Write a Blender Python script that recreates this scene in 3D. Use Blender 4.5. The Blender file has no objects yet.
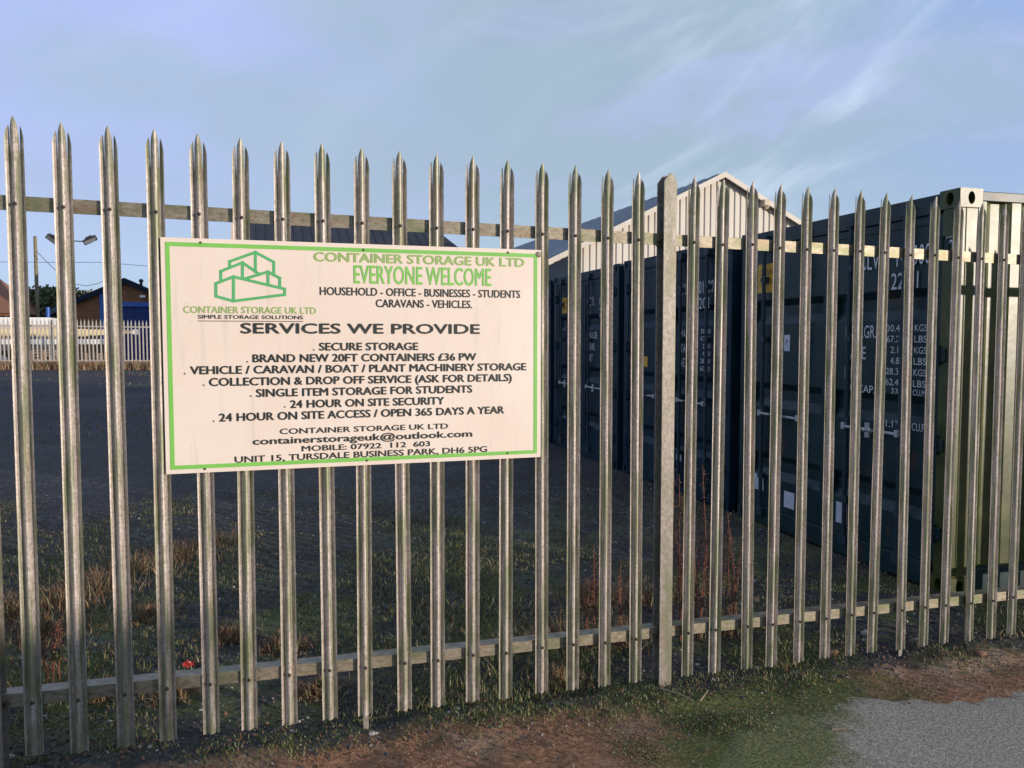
import bpy, bmesh, math, random
import numpy as np
from mathutils import Vector, Matrix, Quaternion
R = math.radians
random.seed(7); rng = np.random.default_rng(11)
scene = bpy.context.scene
COL = scene.collection

# ------------------------------------------------------------------ camera, sky, sun, exposure
CAM = Vector((0.8299, -3.2425, 1.6007)); YAW = R(17.2008); PITCH = R(-3.2968); FPX = 800.0
cd = bpy.data.cameras.new('camera'); cam = bpy.data.objects.new('camera', cd); COL.objects.link(cam)
cd.sensor_width = 36.0; cd.lens = FPX*36.0/1024.0; cd.clip_start = 0.05; cd.clip_end = 6000.0
cam.location = CAM; cam.rotation_euler = (math.pi/2+PITCH, 0, -YAW)
scene.camera = cam
SUN_EL = R(5.5); SUN_AZ = R(46)            # azimuth: to the right of straight behind the camera side of the fence
sun_dir = Vector((math.sin(SUN_AZ)*math.cos(SUN_EL), -math.cos(SUN_AZ)*math.cos(SUN_EL), math.sin(SUN_EL)))

world = bpy.data.worlds.new('World'); scene.world = world; world.use_nodes = True
wt = world.node_tree; wt.nodes.clear()
def wn(t, **k):
    n = wt.nodes.new(t)
    for a, b in k.items(): setattr(n, a, b)
    return n
sky = wn('ShaderNodeTexSky', sky_type='NISHITA', sun_disc=False, sun_elevation=SUN_EL,
         sun_rotation=math.atan2(sun_dir.x, sun_dir.y), air_density=1.0, dust_density=0.6, ozone_density=2.0)
tc = wn('ShaderNodeTexCoord'); L = wt.links.new
def dotn(v):
    n = wn('ShaderNodeVectorMath', operation='DOT_PRODUCT'); L(tc.outputs['Generated'], n.inputs[0]); n.inputs[1].default_value = v; return n.outputs['Value']
def mth(op, a, b=None, c=None):
    n = wn('ShaderNodeMath', operation=op)
    for k, v in enumerate((a, b, c)):
        if v is None: continue
        if isinstance(v, (int, float)): n.inputs[k].default_value = v
        else: L(v, n.inputs[k])
    return n.outputs[0]
def mrange(v, a, b, lo=0., hi=1.):
    n = wn('ShaderNodeMapRange', interpolation_type='SMOOTHSTEP'); n.inputs['From Min'].default_value = a; n.inputs['From Max'].default_value = b; n.inputs['To Min'].default_value = lo; n.inputs['To Max'].default_value = hi; L(v, n.inputs['Value']); return n.outputs[0]
def cnoise(vec, scale, detail, rough, dist=0.):
    n = wn('ShaderNodeTexNoise'); n.inputs['Scale'].default_value = scale; n.inputs['Detail'].default_value = detail; n.inputs['Roughness'].default_value = rough; n.inputs['Distortion'].default_value = dist; L(vec, n.inputs['Vector']); return n.outputs['Fac']
def cmix(f, A, B):
    n = wn('ShaderNodeMix', data_type='RGBA')
    if isinstance(f, (int, float)): n.inputs[0].default_value = f
    else: L(f, n.inputs[0])
    for k, v in (('A', A), ('B', B)):
        if isinstance(v, tuple): n.inputs[k].default_value = (*v, 1)
        else: L(v, n.inputs[k])
    return n.outputs['Result']
# wind direction of the cirrus: it climbs towards the right of the north-east sky
ea = dotn((.955, -.296, 0)); ez = dotn((0, 0, 1))
su = dotn((.84, -.26, .476)); sv = dotn((-.455, .141, .879)); sd = dotn((.296, .955, 0))
cv = wn('ShaderNodeCombineXYZ'); L(mth('MULTIPLY', su, .9), cv.inputs[0]); L(mth('MULTIPLY', sv, 3.3), cv.inputs[1]); L(sd, cv.inputs[2])
cw = wn('ShaderNodeCombineXYZ'); L(mth('MULTIPLY', ea, 1.2), cw.inputs[0]); L(mth('MULTIPLY', ez, 2.6), cw.inputs[1]); L(sd, cw.inputs[2])
streak = mth('MULTIPLY', mrange(cnoise(cv.outputs[0], 2.2, 10, .56, .5), .47, .74), mrange(ea, -.12, .28, .12, .95))
patch = cnoise(cw.outputs[0], 2.0, 7, .5, .3)
tint = wn('ShaderNodeMix', data_type='RGBA', blend_type='MULTIPLY'); tint.inputs[0].default_value = 1.0
tint.inputs['B'].default_value = (1.2, 1.2, 1.45, 1); L(sky.outputs[0], tint.inputs['A'])
veil = cmix(mrange(ea, -.40, .02), (3.05, 3.55, 6.1), (2.5, 3.2, 4.05))       # lavender in the north, greyer east of it
veil = cmix(mrange(ea, .22, .50), veil, (2.25, 3.1, 5.2))
base = cmix(.82, tint.outputs['Result'], veil)
base = cmix(mrange(patch, .36, .62, 0., .7), base, (2.35, 3.1, 3.8))
base = cmix(mth('MULTIPLY', mrange(cnoise(cw.outputs[0], 3.3, 8, .55, .6), .50, .62, 0., .6), mrange(ea, -.1, .3, .45, 1.)), base, (2.75, 3.2, 5.2))
base = cmix(mrange(ez, .0, .20, .6, 0.), base, (3.1, 4.25, 5.3))
base = cmix(streak, base, (4.4, 5.3, 6.3))
bg = wn('ShaderNodeBackground'); bg.inputs['Strength'].default_value = .105
wo = wn('ShaderNodeOutputWorld'); L(base, bg.inputs['Color']); L(bg.outputs[0], wo.inputs['Surface'])

sl = bpy.data.lights.new('sun', 'SUN'); sl.energy = 2.85; sl.angle = R(.5); sl.color = (1.0, .87, .73)
so = bpy.data.objects.new('sun', sl); COL.objects.link(so)
so.rotation_euler = sun_dir.to_track_quat('Z', 'Y').to_euler(); so.location = (20, -20, 10)
vs = scene.view_settings; vs.view_transform = 'Standard'; vs.look = 'None'; vs.gamma = 1; vs.exposure = 0.7; vs.use_curve_mapping = False

# ------------------------------------------------------------------ helpers
cy_, sy_ = math.cos(YAW), math.sin(YAW)
FWD = Vector((sy_*math.cos(PITCH), cy_*math.cos(PITCH), math.sin(PITCH))); RIGHT = Vector((cy_, -sy_, 0)); UP = RIGHT.cross(FWD)
def at(x, y, Y):
    "point of the photograph's pixel on the plane at depth Y (used to measure where things stand)"
    d = FWD+(x-512)/FPX*RIGHT-(y-384)/FPX*UP
    return CAM+d*((Y-CAM.y)/d.y)
def gz(x, y=0): return 0.008-0.0115*max(-12.0, min(10.0, x))

class MB:
    def __init__(s): s.v = []; s.f = []; s.mi = []; s.smooth = []
    def add(s, v, f, mi=0, sm=False):
        o = len(s.v); s.v += [tuple(p) for p in v]
        for q in f: s.f.append(tuple(i+o for i in q)); s.mi.append(mi); s.smooth.append(sm)
    def box(s, x0, x1, y0, y1, z0, z1, mi=0, mat=None):
        v = [(x0,y0,z0),(x1,y0,z0),(x1,y1,z0),(x0,y1,z0),(x0,y0,z1),(x1,y0,z1),(x1,y1,z1),(x0,y1,z1)]
        if mat is not None: v = [mat@Vector(p) for p in v]
        s.add(v, [(3,2,1,0),(4,5,6,7),(0,1,5,4),(1,2,6,5),(2,3,7,6),(3,0,4,7)], mi)
    def bevbox(s, x0, x1, y0, y1, z0, z1, b=.01, mi=0):
        bm = bmesh.new(); bmesh.ops.create_cube(bm, size=1)
        for v in bm.verts: v.co = Vector(((x0+x1)/2+v.co.x*(x1-x0), (y0+y1)/2+v.co.y*(y1-y0), (z0+z1)/2+v.co.z*(z1-z0)))
        bmesh.ops.bevel(bm, geom=bm.edges[:], offset=b, segments=2, affect='EDGES', profile=.6)
        bm.verts.index_update(); s.add([v.co.copy() for v in bm.verts], [[v.index for v in f.verts] for f in bm.faces], mi); bm.free()
    def tube(s, pts, r, n=8, mi=0, cap=True):
        pts = [Vector(p) for p in pts]; rs = r if isinstance(r, (list, tuple)) else [r]*len(pts)
        V = []; F = []
        for i, p in enumerate(pts):
            t = (pts[min(i+1, len(pts)-1)]-pts[max(i-1, 0)]).normalized()
            a = t.cross(Vector((0,0,1)) if abs(t.z) < .9 else Vector((1,0,0))).normalized(); b = t.cross(a)
            for k in range(n):
                an = 2*math.pi*k/n; V.append(p+(a*math.cos(an)+b*math.sin(an))*rs[i])
        for i in range(len(pts)-1):
            for k in range(n):
                F.append((i*n+k, i*n+(k+1)%n, (i+1)*n+(k+1)%n, (i+1)*n+k))
        s.add(V, F, mi, True)
        if cap:
            s.add(V[:n], [tuple(range(n))], mi); s.add(V[-n:], [tuple(range(n))[::-1]], mi)
    def prism(s, poly, axis, a, b, mi=0):
        "extrude a 2-D polygon along an axis"
        def P(u, w, t): return {'x': (t,u,w), 'y': (u,t,w), 'z': (u,w,t)}[axis]
        n = len(poly); V = [P(u,w,a) for u,w in poly]+[P(u,w,b) for u,w in poly]
        s.add(V, [tuple(range(n))[::-1], tuple(range(n,2*n))]+[(i,(i+1)%n,n+(i+1)%n,n+i) for i in range(n)], mi)
    def strip(s, prof, axis, a, b, thick=None, mi=0):
        "open profile swept along an axis (corrugated sheet)"
        def P(u, w, t): return {'x': (t,u,w), 'y': (u,t,w), 'z': (u,w,t)}[axis]
        n = len(prof); V = [P(u,w,a) for u,w in prof]+[P(u,w,b) for u,w in prof]
        s.add(V, [(i,i+1,n+i+1,n+i) for i in range(n-1)], mi)
    def mesh(s, name, mats, recalc=True):
        me = bpy.data.meshes.new(name); me.from_pydata(s.v, [], s.f)
        for m in (mats if isinstance(mats, (list, tuple)) else [mats]): me.materials.append(m)
        me.polygons.foreach_set('material_index', s.mi); me.polygons.foreach_set('use_smooth', s.smooth)
        if recalc:
            bm = bmesh.new(); bm.from_mesh(me); bmesh.ops.recalc_face_normals(bm, faces=bm.faces[:]); bm.to_mesh(me); bm.free()
        me.update(); return me
    def build(s, name, mats, parent=None, loc=None, recalc=True):
        return link(name, s.mesh(name, mats, recalc), parent, loc)
def link(name, data, parent=None, loc=None):
    o = bpy.data.objects.new(name, data); COL.objects.link(o)
    if parent: o.parent = parent
    if loc is not None: o.location = loc
    return o
def tag(o, label=None, cat=None, group=None, kind=None):
    if label: o['label'] = label
    if cat: o['category'] = cat
    if group: o['group'] = group
    if kind: o['kind'] = kind
    return o
def thing(name, label, cat, loc=(0,0,0), rz=0, group=None):
    o = bpy.data.objects.new(name, None); o.empty_display_size = .2; COL.objects.link(o)
    o.location = loc; o.rotation_euler = (0,0,rz)
    return tag(o, label, cat, group)
def copy_tree(o, parent=None):
    c = o.copy(); COL.objects.link(c); c.parent = parent
    for ch in list(o.children): copy_tree(ch, c)
    return c

def mat(name, cols, scale=8, rough=.7, metal=0., bump=0., bscale=None, stretch=(1,1,1), detail=6, pos=None, spec=.5, rrand=0., rnd=0., bdist=.01):
    "procedural material: noise-driven colour ramp, roughness variation and bump"
    m = bpy.data.materials.new(name); m.use_nodes = True; nt = m.node_tree; N = nt.nodes; b = N['Principled BSDF']
    b.inputs['Roughness'].default_value = rough; b.inputs['Metallic'].default_value = metal; b.inputs['Specular IOR Level'].default_value = spec
    t = N.new('ShaderNodeTexCoord'); mpn = N.new('ShaderNodeMapping'); mpn.inputs['Scale'].default_value = stretch
    nt.links.new(t.outputs['Object'], mpn.inputs['Vector'])
    no = N.new('ShaderNodeTexNoise'); no.inputs['Scale'].default_value = scale; no.inputs['Detail'].default_value = detail; no.inputs['Roughness'].default_value = .6
    nt.links.new(mpn.outputs[0], no.inputs['Vector'])
    if rnd:
        oi = N.new('ShaderNodeObjectInfo'); mu = N.new('ShaderNodeMath'); mu.operation = 'MULTIPLY'; mu.inputs[1].default_value = 37.
        no.noise_dimensions = '4D'; nt.links.new(oi.outputs['Random'], mu.inputs[0]); nt.links.new(mu.outputs[0], no.inputs['W'])
    cr = N.new('ShaderNodeValToRGB'); e = cr.color_ramp.elements
    k = len(cols); ps = pos or [.3+.4*i/max(1, k-1) for i in range(k)]
    while len(e) < k: e.new(.5)
    for i in range(k): e[i].position = ps[i]; e[i].color = (*cols[i], 1)
    nt.links.new(no.outputs['Fac'], cr.inputs['Fac']); nt.links.new(cr.outputs[0], b.inputs['Base Color'])
    if rrand:
        mr = N.new('ShaderNodeMapRange'); mr.inputs['To Min'].default_value = rough-rrand; mr.inputs['To Max'].default_value = rough+rrand
        nt.links.new(no.outputs['Fac'], mr.inputs['Value']); nt.links.new(mr.outputs[0], b.inputs['Roughness'])
    if bump:
        n3 = N.new('ShaderNodeTexNoise'); n3.inputs['Scale'].default_value = bscale or scale*4; n3.inputs['Detail'].default_value = 5
        nt.links.new(mpn.outputs[0], n3.inputs['Vector'])
        bn = N.new('ShaderNodeBump'); bn.inputs['Strength'].default_value = bump; bn.inputs['Distance'].default_value = bdist
        nt.links.new(n3.outputs['Fac'], bn.inputs['Height']); nt.links.new(bn.outputs[0], b.inputs['Normal'])
    return m

# ------------------------------------------------------------------ materials
def overlay(m, col, scale, lo, hi, amount=1., stretch=(1,1,1), zfade=None):
    "a second layer of colour (algae, rust, dirt) over a material's base colour"
    nt = m.node_tree; N = nt.nodes; b = N['Principled BSDF']; src = b.inputs['Base Color'].links[0].from_socket
    t = N.new('ShaderNodeTexCoord'); mp = N.new('ShaderNodeMapping'); mp.inputs['Scale'].default_value = stretch; mp.inputs['Location'].default_value = (random.random()*9,)*3
    nt.links.new(t.outputs['Object'], mp.inputs[0])
    no = N.new('ShaderNodeTexNoise'); no.inputs['Scale'].default_value = scale; no.inputs['Detail'].default_value = 7
    oi = N.new('ShaderNodeObjectInfo'); mu = N.new('ShaderNodeMath'); mu.operation = 'MULTIPLY'; mu.inputs[1].default_value = 23.
    no.noise_dimensions = '4D'; nt.links.new(oi.outputs['Random'], mu.inputs[0]); nt.links.new(mu.outputs[0], no.inputs['W'])
    nt.links.new(mp.outputs[0], no.inputs['Vector'])
    mr = N.new('ShaderNodeMapRange'); mr.inputs['From Min'].default_value = lo; mr.inputs['From Max'].default_value = hi; mr.inputs['To Max'].default_value = amount
    nt.links.new(no.outputs['Fac'], mr.inputs['Value']); fac = mr.outputs[0]
    if zfade:
        sp = N.new('ShaderNodeSeparateXYZ'); nt.links.new(t.outputs['Object'], sp.inputs[0])
        m2 = N.new('ShaderNodeMapRange'); m2.inputs['From Min'].default_value = zfade[0]; m2.inputs['From Max'].default_value = zfade[1]
        nt.links.new(sp.outputs['Z'], m2.inputs['Value']); mm = N.new('ShaderNodeMath'); mm.operation = 'MULTIPLY'
        nt.links.new(fac, mm.inputs[0]); nt.links.new(m2.outputs[0], mm.inputs[1]); fac = mm.outputs[0]
    mx = N.new('ShaderNodeMix'); mx.data_type = 'RGBA'; mx.inputs['B'].default_value = (*col, 1)
    nt.links.new(fac, mx.inputs[0]); nt.links.new(src, mx.inputs['A']); nt.links.new(mx.outputs['Result'], b.inputs['Base Color'])
    return m

M = {}
M['pale'] = mat('weathered galvanised steel', [(.21,.178,.155),(.36,.308,.27),(.46,.40,.358),(.55,.50,.46)], 95, .5, .3, .5, 150, stretch=(1,1,.85), rnd=1, rrand=.1, bdist=.003, detail=10, pos=[.30,.44,.58,.74])
overlay(M['pale'], (.16,.185,.085), 14, .47, .60, .8, (4,4,.30))
overlay(M['pale'], (.22,.125,.07), 9, .58, .72, .5, (3,3,.45))
overlay(M['pale'], (.19,.18,.17), 7, .54, .68, .3, (2,2,.9))
overlay(M['pale'], (.16,.17,.09), 14, .42, .58, .75, (2,2,1.4), zfade=(-.30, -.02))
overlay(M['pale'], (.15,.17,.085), 12, .42, .6, .55, (2,2,1.2), zfade=(-1.75, -2.2))
M['rail'] = mat('weathered steel rail', [(.13,.105,.075),(.24,.205,.15),(.33,.29,.22)], 40, .5, .45, .4, 110, stretch=(1,2,2), rnd=1, bdist=.002, detail=10, spec=.5)
overlay(M['rail'], (.22,.11,.06), 6, .52, .7, .5, (1.2,3,3))
overlay(M['rail'], (.12,.145,.06), 4, .50, .64, .75, (1,3,3))
M['post'] = mat('galvanised post steel', [(.15,.13,.112),(.225,.195,.165),(.28,.245,.21),(.36,.32,.28)], 55, .5, .3, .25, 120, stretch=(1,1,.8), bdist=.003, detail=10, pos=[.3,.44,.58,.72])
overlay(M['post'], (.13,.145,.07), 8, .46, .64, .7, (2,2,.5))
overlay(M['post'], (.20,.12,.07), 6, .56, .7, .5, (2,2,.6))
M['bolt'] = mat('rusty bolt', [(.03,.022,.018),(.07,.05,.04)], 40, .7, .4)
M['far_pale'] = mat('pale far steel', [(.34,.31,.28),(.46,.43,.40)], 6, .6, .1, rnd=1)
M['sign'] = mat('white sign board', [(.71,.59,.50),(.75,.63,.54)], 3, .38, 0, 0)
overlay(M['sign'], (.76,.67,.59), 2.2, .5, .6, .6)
overlay(M['sign'], (.42,.37,.30), 5, .56, .80, .38, (6,1,.5))
overlay(M['sign'], (.35,.31,.26), 60, .66, .74, .35)
M['sign_green'] = mat('green sign print', [(.17,.45,.08),(.21,.52,.10)], 5, .4)
M['logo_green'] = mat('logo green print', [(.07,.35,.12),(.10,.42,.15)], 5, .4)
M['olive'] = mat('olive green print', [(.24,.38,.10),(.30,.44,.14)], 5, .4)
M['ink'] = mat('dark print', [(.018,.022,.02),(.03,.034,.03)], 5, .4)
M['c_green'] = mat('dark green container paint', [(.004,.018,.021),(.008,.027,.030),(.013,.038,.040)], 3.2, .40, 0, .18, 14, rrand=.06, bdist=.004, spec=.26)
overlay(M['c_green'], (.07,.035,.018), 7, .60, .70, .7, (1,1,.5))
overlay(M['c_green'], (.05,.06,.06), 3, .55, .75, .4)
M['c_green_sunlit'] = mat('green container paint with sunlit olive tint', [(.026,.034,.008),(.052,.062,.014),(.088,.096,.024)], 5, .38, 0, .25, 16, rrand=.06, bdist=.004, spec=.36)  # sun sheen and ground bounce on the container's sides put into the colour
overlay(M['c_green_sunlit'], (.10,.05,.025), 5, .60, .74, .7)
M['c_blue'] = mat('navy container paint', [(.003,.015,.028),(.006,.023,.038),(.010,.031,.048)], 2.6, .45, 0, .15, 12, rrand=.08, rnd=1, bdist=.004, spec=.14)
overlay(M['c_blue'], (.07,.035,.02), 7, .61, .70, .7, (1,1,.5))
overlay(M['c_blue'], (.03,.045,.06), 3, .55, .75, .4)
M['c_dark'] = mat('dark underframe', [(.008,.01,.012),(.016,.018,.02)], 5, .7)
M['rod'] = mat('galvanised lock rod', [(.012,.028,.040),(.03,.05,.062)], 20, .5, .1, spec=.3)
M['handle'] = mat('bare steel handle', [(.35,.37,.38),(.5,.5,.5)], 20, .45, .4)
M['rubber'] = mat('door gasket rubber', [(.006,.007,.008),(.012,.012,.013)], 6, .6)
M['white_ink'] = mat('white stencil paint', [(.5,.5,.52),(.66,.66,.68)], 12, .6)
M['yellow'] = mat('yellow sticker', [(.58,.30,.01),(.68,.37,.015)], 8, .5)
M['placard'] = mat('white paper placard', [(.42,.45,.5),(.55,.57,.6)], 10, .6)
M['clad'] = mat('cream cladding', [(.52,.47,.40),(.60,.55,.48)], .6, .55, 0, stretch=(1,1,.3))
M['roof'] = mat('grey blue roof sheet', [(.10,.13,.17),(.17,.20,.25)], .5, .45, .1)
M['roof_dark'] = mat('dark slate roof', [(.010,.012,.022),(.022,.024,.038)], 1.5, .75)
M['trim'] = mat('tan trim', [(.45,.36,.26),(.55,.46,.35)], 2, .6)
M['navy'] = mat('navy cladding', [(.008,.018,.035),(.014,.026,.048)], 1, .7, spec=.15)
M['blue'] = mat('royal blue paint', [(.015,.04,.16),(.022,.055,.22)], 1.2, .5)
M['blue_bright'] = mat('bright blue paint', [(.02,.09,.36),(.03,.12,.42)], 1.2, .5)
def brick_mat():
    m = bpy.data.materials.new('red brown brick'); m.use_nodes = True; nt = m.node_tree; N = nt.nodes; b = N['Principled BSDF']
    t = N.new('ShaderNodeTexCoord'); mp = N.new('ShaderNodeMapping'); mp.inputs['Rotation'].default_value = (R(90),0,0)
    br = N.new('ShaderNodeTexBrick'); br.inputs['Scale'].default_value = 2.2; br.inputs['Color1'].default_value = (.30,.13,.055,1); br.inputs['Color2'].default_value = (.20,.085,.04,1)
    br.inputs['Mortar'].default_value = (.17,.115,.075,1); br.inputs['Mortar Size'].default_value = .02
    nt.links.new(t.outputs['Object'], mp.inputs[0]); nt.links.new(mp.outputs[0], br.inputs['Vector']); nt.links.new(br.outputs['Color'], b.inputs['Base Color']); b.inputs['Roughness'].default_value = .85
    no = N.new('ShaderNodeTexNoise'); no.inputs['Scale'].default_value = 1.2; mx = N.new('ShaderNodeMix'); mx.data_type = 'RGBA'; mx.blend_type = 'MULTIPLY'; mx.inputs[0].default_value = .7
    cr = N.new('ShaderNodeValToRGB'); cr.color_ramp.elements[0].color = (.5,.5,.5,1); cr.color_ramp.elements[1].color = (1.3,1.2,1.1,1)
    nt.links.new(t.outputs['Object'], no.inputs['Vector']); nt.links.new(no.outputs['Fac'], cr.inputs[0]); nt.links.new(br.outputs['Color'], mx.inputs['A']); nt.links.new(cr.outputs[0], mx.inputs['B']); nt.links.new(mx.outputs['Result'], b.inputs['Base Color'])
    return m
M['brick'] = brick_mat()
M['white'] = mat('white painted steel', [(.66,.66,.64),(.78,.77,.74)], 2, .5)
M['cream'] = mat('cream painted steel', [(.58,.47,.26),(.68,.57,.34)], 2, .5)
M['beige'] = mat('beige panel', [(.46,.38,.32),(.56,.47,.40)], 2, .6)
M['timber'] = mat('pallet timber', [(.26,.17,.11),(.42,.30,.21)], 6, .8, stretch=(.4,1,4))
M['wood_pole'] = mat('telegraph pole wood', [(.14,.12,.07),(.26,.23,.13)], 3, .85, stretch=(3,3,.4))
M['black'] = mat('black metal', [(.012,.015,.02),(.025,.028,.034)], 6, .5)
M['lens'] = mat('lamp glass', [(.12,.13,.14),(.2,.21,.23)], 6, .25)
M['tyre'] = mat('tyre rubber', [(.012,.012,.012),(.02,.02,.02)], 12, .8)
M['bark'] = mat('bark', [(.05,.035,.025),(.10,.075,.05)], 9, .9)
def leafm(n, a, b): return mat(n, [a, b], 1.3, .6, 0, detail=3)
M['leaf1'] = leafm('leaf green', (.035,.06,.02), (.09,.12,.035)); M['leaf2'] = leafm('leaf olive', (.08,.07,.02), (.13,.11,.035)); M['leaf3'] = leafm('leaf autumn', (.13,.065,.02), (.20,.11,.035))
M['g1'] = mat('grass green', [(.065,.085,.022),(.13,.155,.042)], 3, .55); M['g2'] = mat('grass dull', [(.10,.105,.045),(.20,.20,.09)], 3, .55)
M['g3'] = mat('grass straw', [(.20,.14,.07),(.34,.25,.14)], 3, .6); M['g4'] = mat('grass rust', [(.13,.055,.025),(.22,.10,.05)], 3, .65)
M['weed'] = mat('dead dock', [(.11,.038,.024),(.22,.09,.05)], 9, .8)
M['stone1'] = mat('dark stone', [(.028,.027,.026),(.085,.08,.075)], 7, .75, spec=.25); M['stone2'] = mat('pale stone', [(.20,.18,.16),(.34,.32,.29)], 9, .7); M['stone3'] = mat('brown clod', [(.10,.052,.03),(.20,.11,.065)], 9, .85)
M['red'] = mat('red wrapper', [(.32,.02,.018),(.42,.035,.025)], 12, .35)
M['twig'] = mat('dry twig', [(.22,.16,.10),(.36,.29,.20)], 12, .8)

# ------------------------------------------------------------------ ground
def ground_material():
    m = bpy.data.materials.new('yard ground'); m.use_nodes = True; nt = m.node_tree; N = nt.nodes; b = N['Principled BSDF']; K = nt.links.new
    geo = N.new('ShaderNodeNewGeometry'); sp = N.new('ShaderNodeSeparateXYZ'); K(geo.outputs['Position'], sp.inputs[0])
    def noise(s, det=6, rough=.6, loc=0):
        n = N.new('ShaderNodeTexNoise'); n.inputs['Scale'].default_value = s; n.inputs['Detail'].default_value = det; n.inputs['Roughness'].default_value = rough
        if loc:
            mp = N.new('ShaderNodeMapping'); mp.inputs['Location'].default_value = (loc, loc*.7, 0); K(geo.outputs['Position'], mp.inputs[0]); K(mp.outputs[0], n.inputs['Vector'])
        else: K(geo.outputs['Position'], n.inputs['Vector'])
        return n.outputs['Fac']
    def math_(op, a, c):
        n = N.new('ShaderNodeMath'); n.operation = op
        for i, x in enumerate((a, c)):
            if isinstance(x, (int, float)): n.inputs[i].default_value = x
            else: K(x, n.inputs[i])
        return n.outputs[0]
    def rng_(v, a, c, lo=0., hi=1.):
        n = N.new('ShaderNodeMapRange'); n.inputs['From Min'].default_value = a; n.inputs['From Max'].default_value = c; n.inputs['To Min'].default_value = lo; n.inputs['To Max'].default_value = hi; K(v, n.inputs['Value']); return n.outputs[0]
    def ramp(v, cols, pos):
        n = N.new('ShaderNodeValToRGB'); e = n.color_ramp.elements
        while len(e) < len(cols): e.new(.5)
        for i, c in enumerate(cols): e[i].position = pos[i]; e[i].color = (*c, 1)
        K(v, n.inputs[0]); return n.outputs[0]
    def mix(f, A, B):
        n = N.new('ShaderNodeMix'); n.data_type = 'RGBA'
        K(f, n.inputs[0])
        for k, x in (('A', A), ('B', B)):
            if isinstance(x, tuple): n.inputs[k].default_value = (*x, 1)
            else: K(x, n.inputs[k])
        return n.outputs['Result']
    X, Y = sp.outputs['X'], sp.outputs['Y']
    # dark gravel of the yard: pebbles of differing greys
    vo = N.new('ShaderNodeTexVoronoi'); vo.inputs['Scale'].default_value = 46; K(geo.outputs['Position'], vo.inputs['Vector'])
    sc = N.new('ShaderNodeSeparateColor'); K(vo.outputs['Color'], sc.inputs[0])
    gravel = ramp(sc.outputs[0], [(.020,.019,.018),(.046,.044,.042),(.085,.081,.076),(.20,.19,.18)], [.1,.55,.9,.985])
    gravel = mix(rng_(noise(2.2), .35, .65), gravel, ramp(sc.outputs[1], [(.018,.016,.016),(.055,.048,.043)], [.1,.9]))
    # moss and low green growth in the yard, nearer the fence
    mossc = ramp(noise(60, 5), [(.034,.042,.012),(.10,.115,.030),(.20,.20,.068)], [.3,.55,.75])
    mz = math_('MULTIPLY', rng_(noise(1.7, 7, .65, 3.3), .46, .58), rng_(Y, 4.8, 1.2))
    c = mix(mz, gravel, mossc)
    # red-brown soil in front of the fence
    soil = ramp(noise(38, 8, .7), [(.12,.056,.027),(.30,.148,.078),(.47,.275,.165)], [.3,.52,.75])
    soil2 = ramp(noise(90, 5, .7, 1.1), [(.26,.17,.11),(.46,.33,.235)], [.35,.7])
    soil = mix(rng_(noise(2.4, 5, .6, 7.), .5, .66), soil, soil2)
    wob = math_('MULTIPLY', math_('SUBTRACT', noise(4.5, 7, .65, 2.), .5), .34)
    yy = math_('ADD', Y, wob)
    front = rng_(yy, -.03, -.10)
    m2 = mix(rng_(noise(2.6, 6, .6, 5.5), .47, .55), soil, mossc)
    # moss patch right of the post, soil right of that
    xw = math_('ADD', X, math_('MULTIPLY', math_('SUBTRACT', noise(3.1, 6, .6, 9.), .5), .9))
    mpatch = math_('MULTIPLY', rng_(xw, 2.20, 2.42), rng_(xw, 3.72, 3.5))
    lpatch = rng_(xw, .42, .22)
    c2 = mix(mpatch, soil, mossc); c2 = mix(lpatch, c2, mix(rng_(noise(9, 5, .6, 4.), .45, .6), mossc, (.028,.027,.03)))
    c2 = mix(math_('MULTIPLY', rng_(noise(7, 6, .7, 6.), .56, .66), .85), c2, mossc)
    c = mix(front, c, c2)
    # far yard and beyond: tarmac, then dull grassland
    far = rng_(Y, 6, 13); c = mix(far, c, mix(rng_(noise(.45, 7, .62, 8.), .42, .58), ramp(noise(7, 8, .75), [(.014,.010,.018),(.050,.038,.056)], [.36,.64]), ramp(noise(9, 8, .75, 3.), [(.012,.018,.018),(.045,.052,.048)], [.36,.64])))
    tone = ramp(noise(.35, 6, .6, 2.2), [(.55,.55,.6),(1.,1.,1.),(1.7,1.65,1.55)], [.3,.5,.72])
    tm = N.new('ShaderNodeMix'); tm.data_type = 'RGBA'; tm.blend_type = 'MULTIPLY'; K(rng_(Y, .5, 3.), tm.inputs[0]); K(c, tm.inputs['A']); K(tone, tm.inputs['B']); c = tm.outputs['Result']
    fg = math_('MAXIMUM', rng_(Y, 38.6, 39.6), rng_(X, -30, -40)); c = mix(fg, c, ramp(noise(1.2, 6), [(.10,.065,.03),(.16,.11,.05)], [.3,.7]))
    K(c, b.inputs['Base Color']); b.inputs['Roughness'].default_value = .85; b.inputs['Specular IOR Level'].default_value = .35
    h = math_('ADD', math_('MULTIPLY', vo.outputs['Distance'], -.6), noise(70, 6, .7))
    bn = N.new('ShaderNodeBump'); bn.inputs['Strength'].default_value = .9; bn.inputs['Distance'].default_value = .018; K(h, bn.inputs['Height']); K(bn.outputs[0], b.inputs['Normal'])
    return m
def spaced(a, b, step, far, g=1.35):
    xs = list(np.arange(a, b+1e-6, step)); s = step; x = a
    L_ = []
    while x > -far: s *= g; x -= s; L_.append(x)
    xs = L_[::-1]+xs; s = step; x = xs[-1]
    while x < far: s *= g; x += s; xs.append(x)
    return xs
from mathutils import noise as mn
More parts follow.
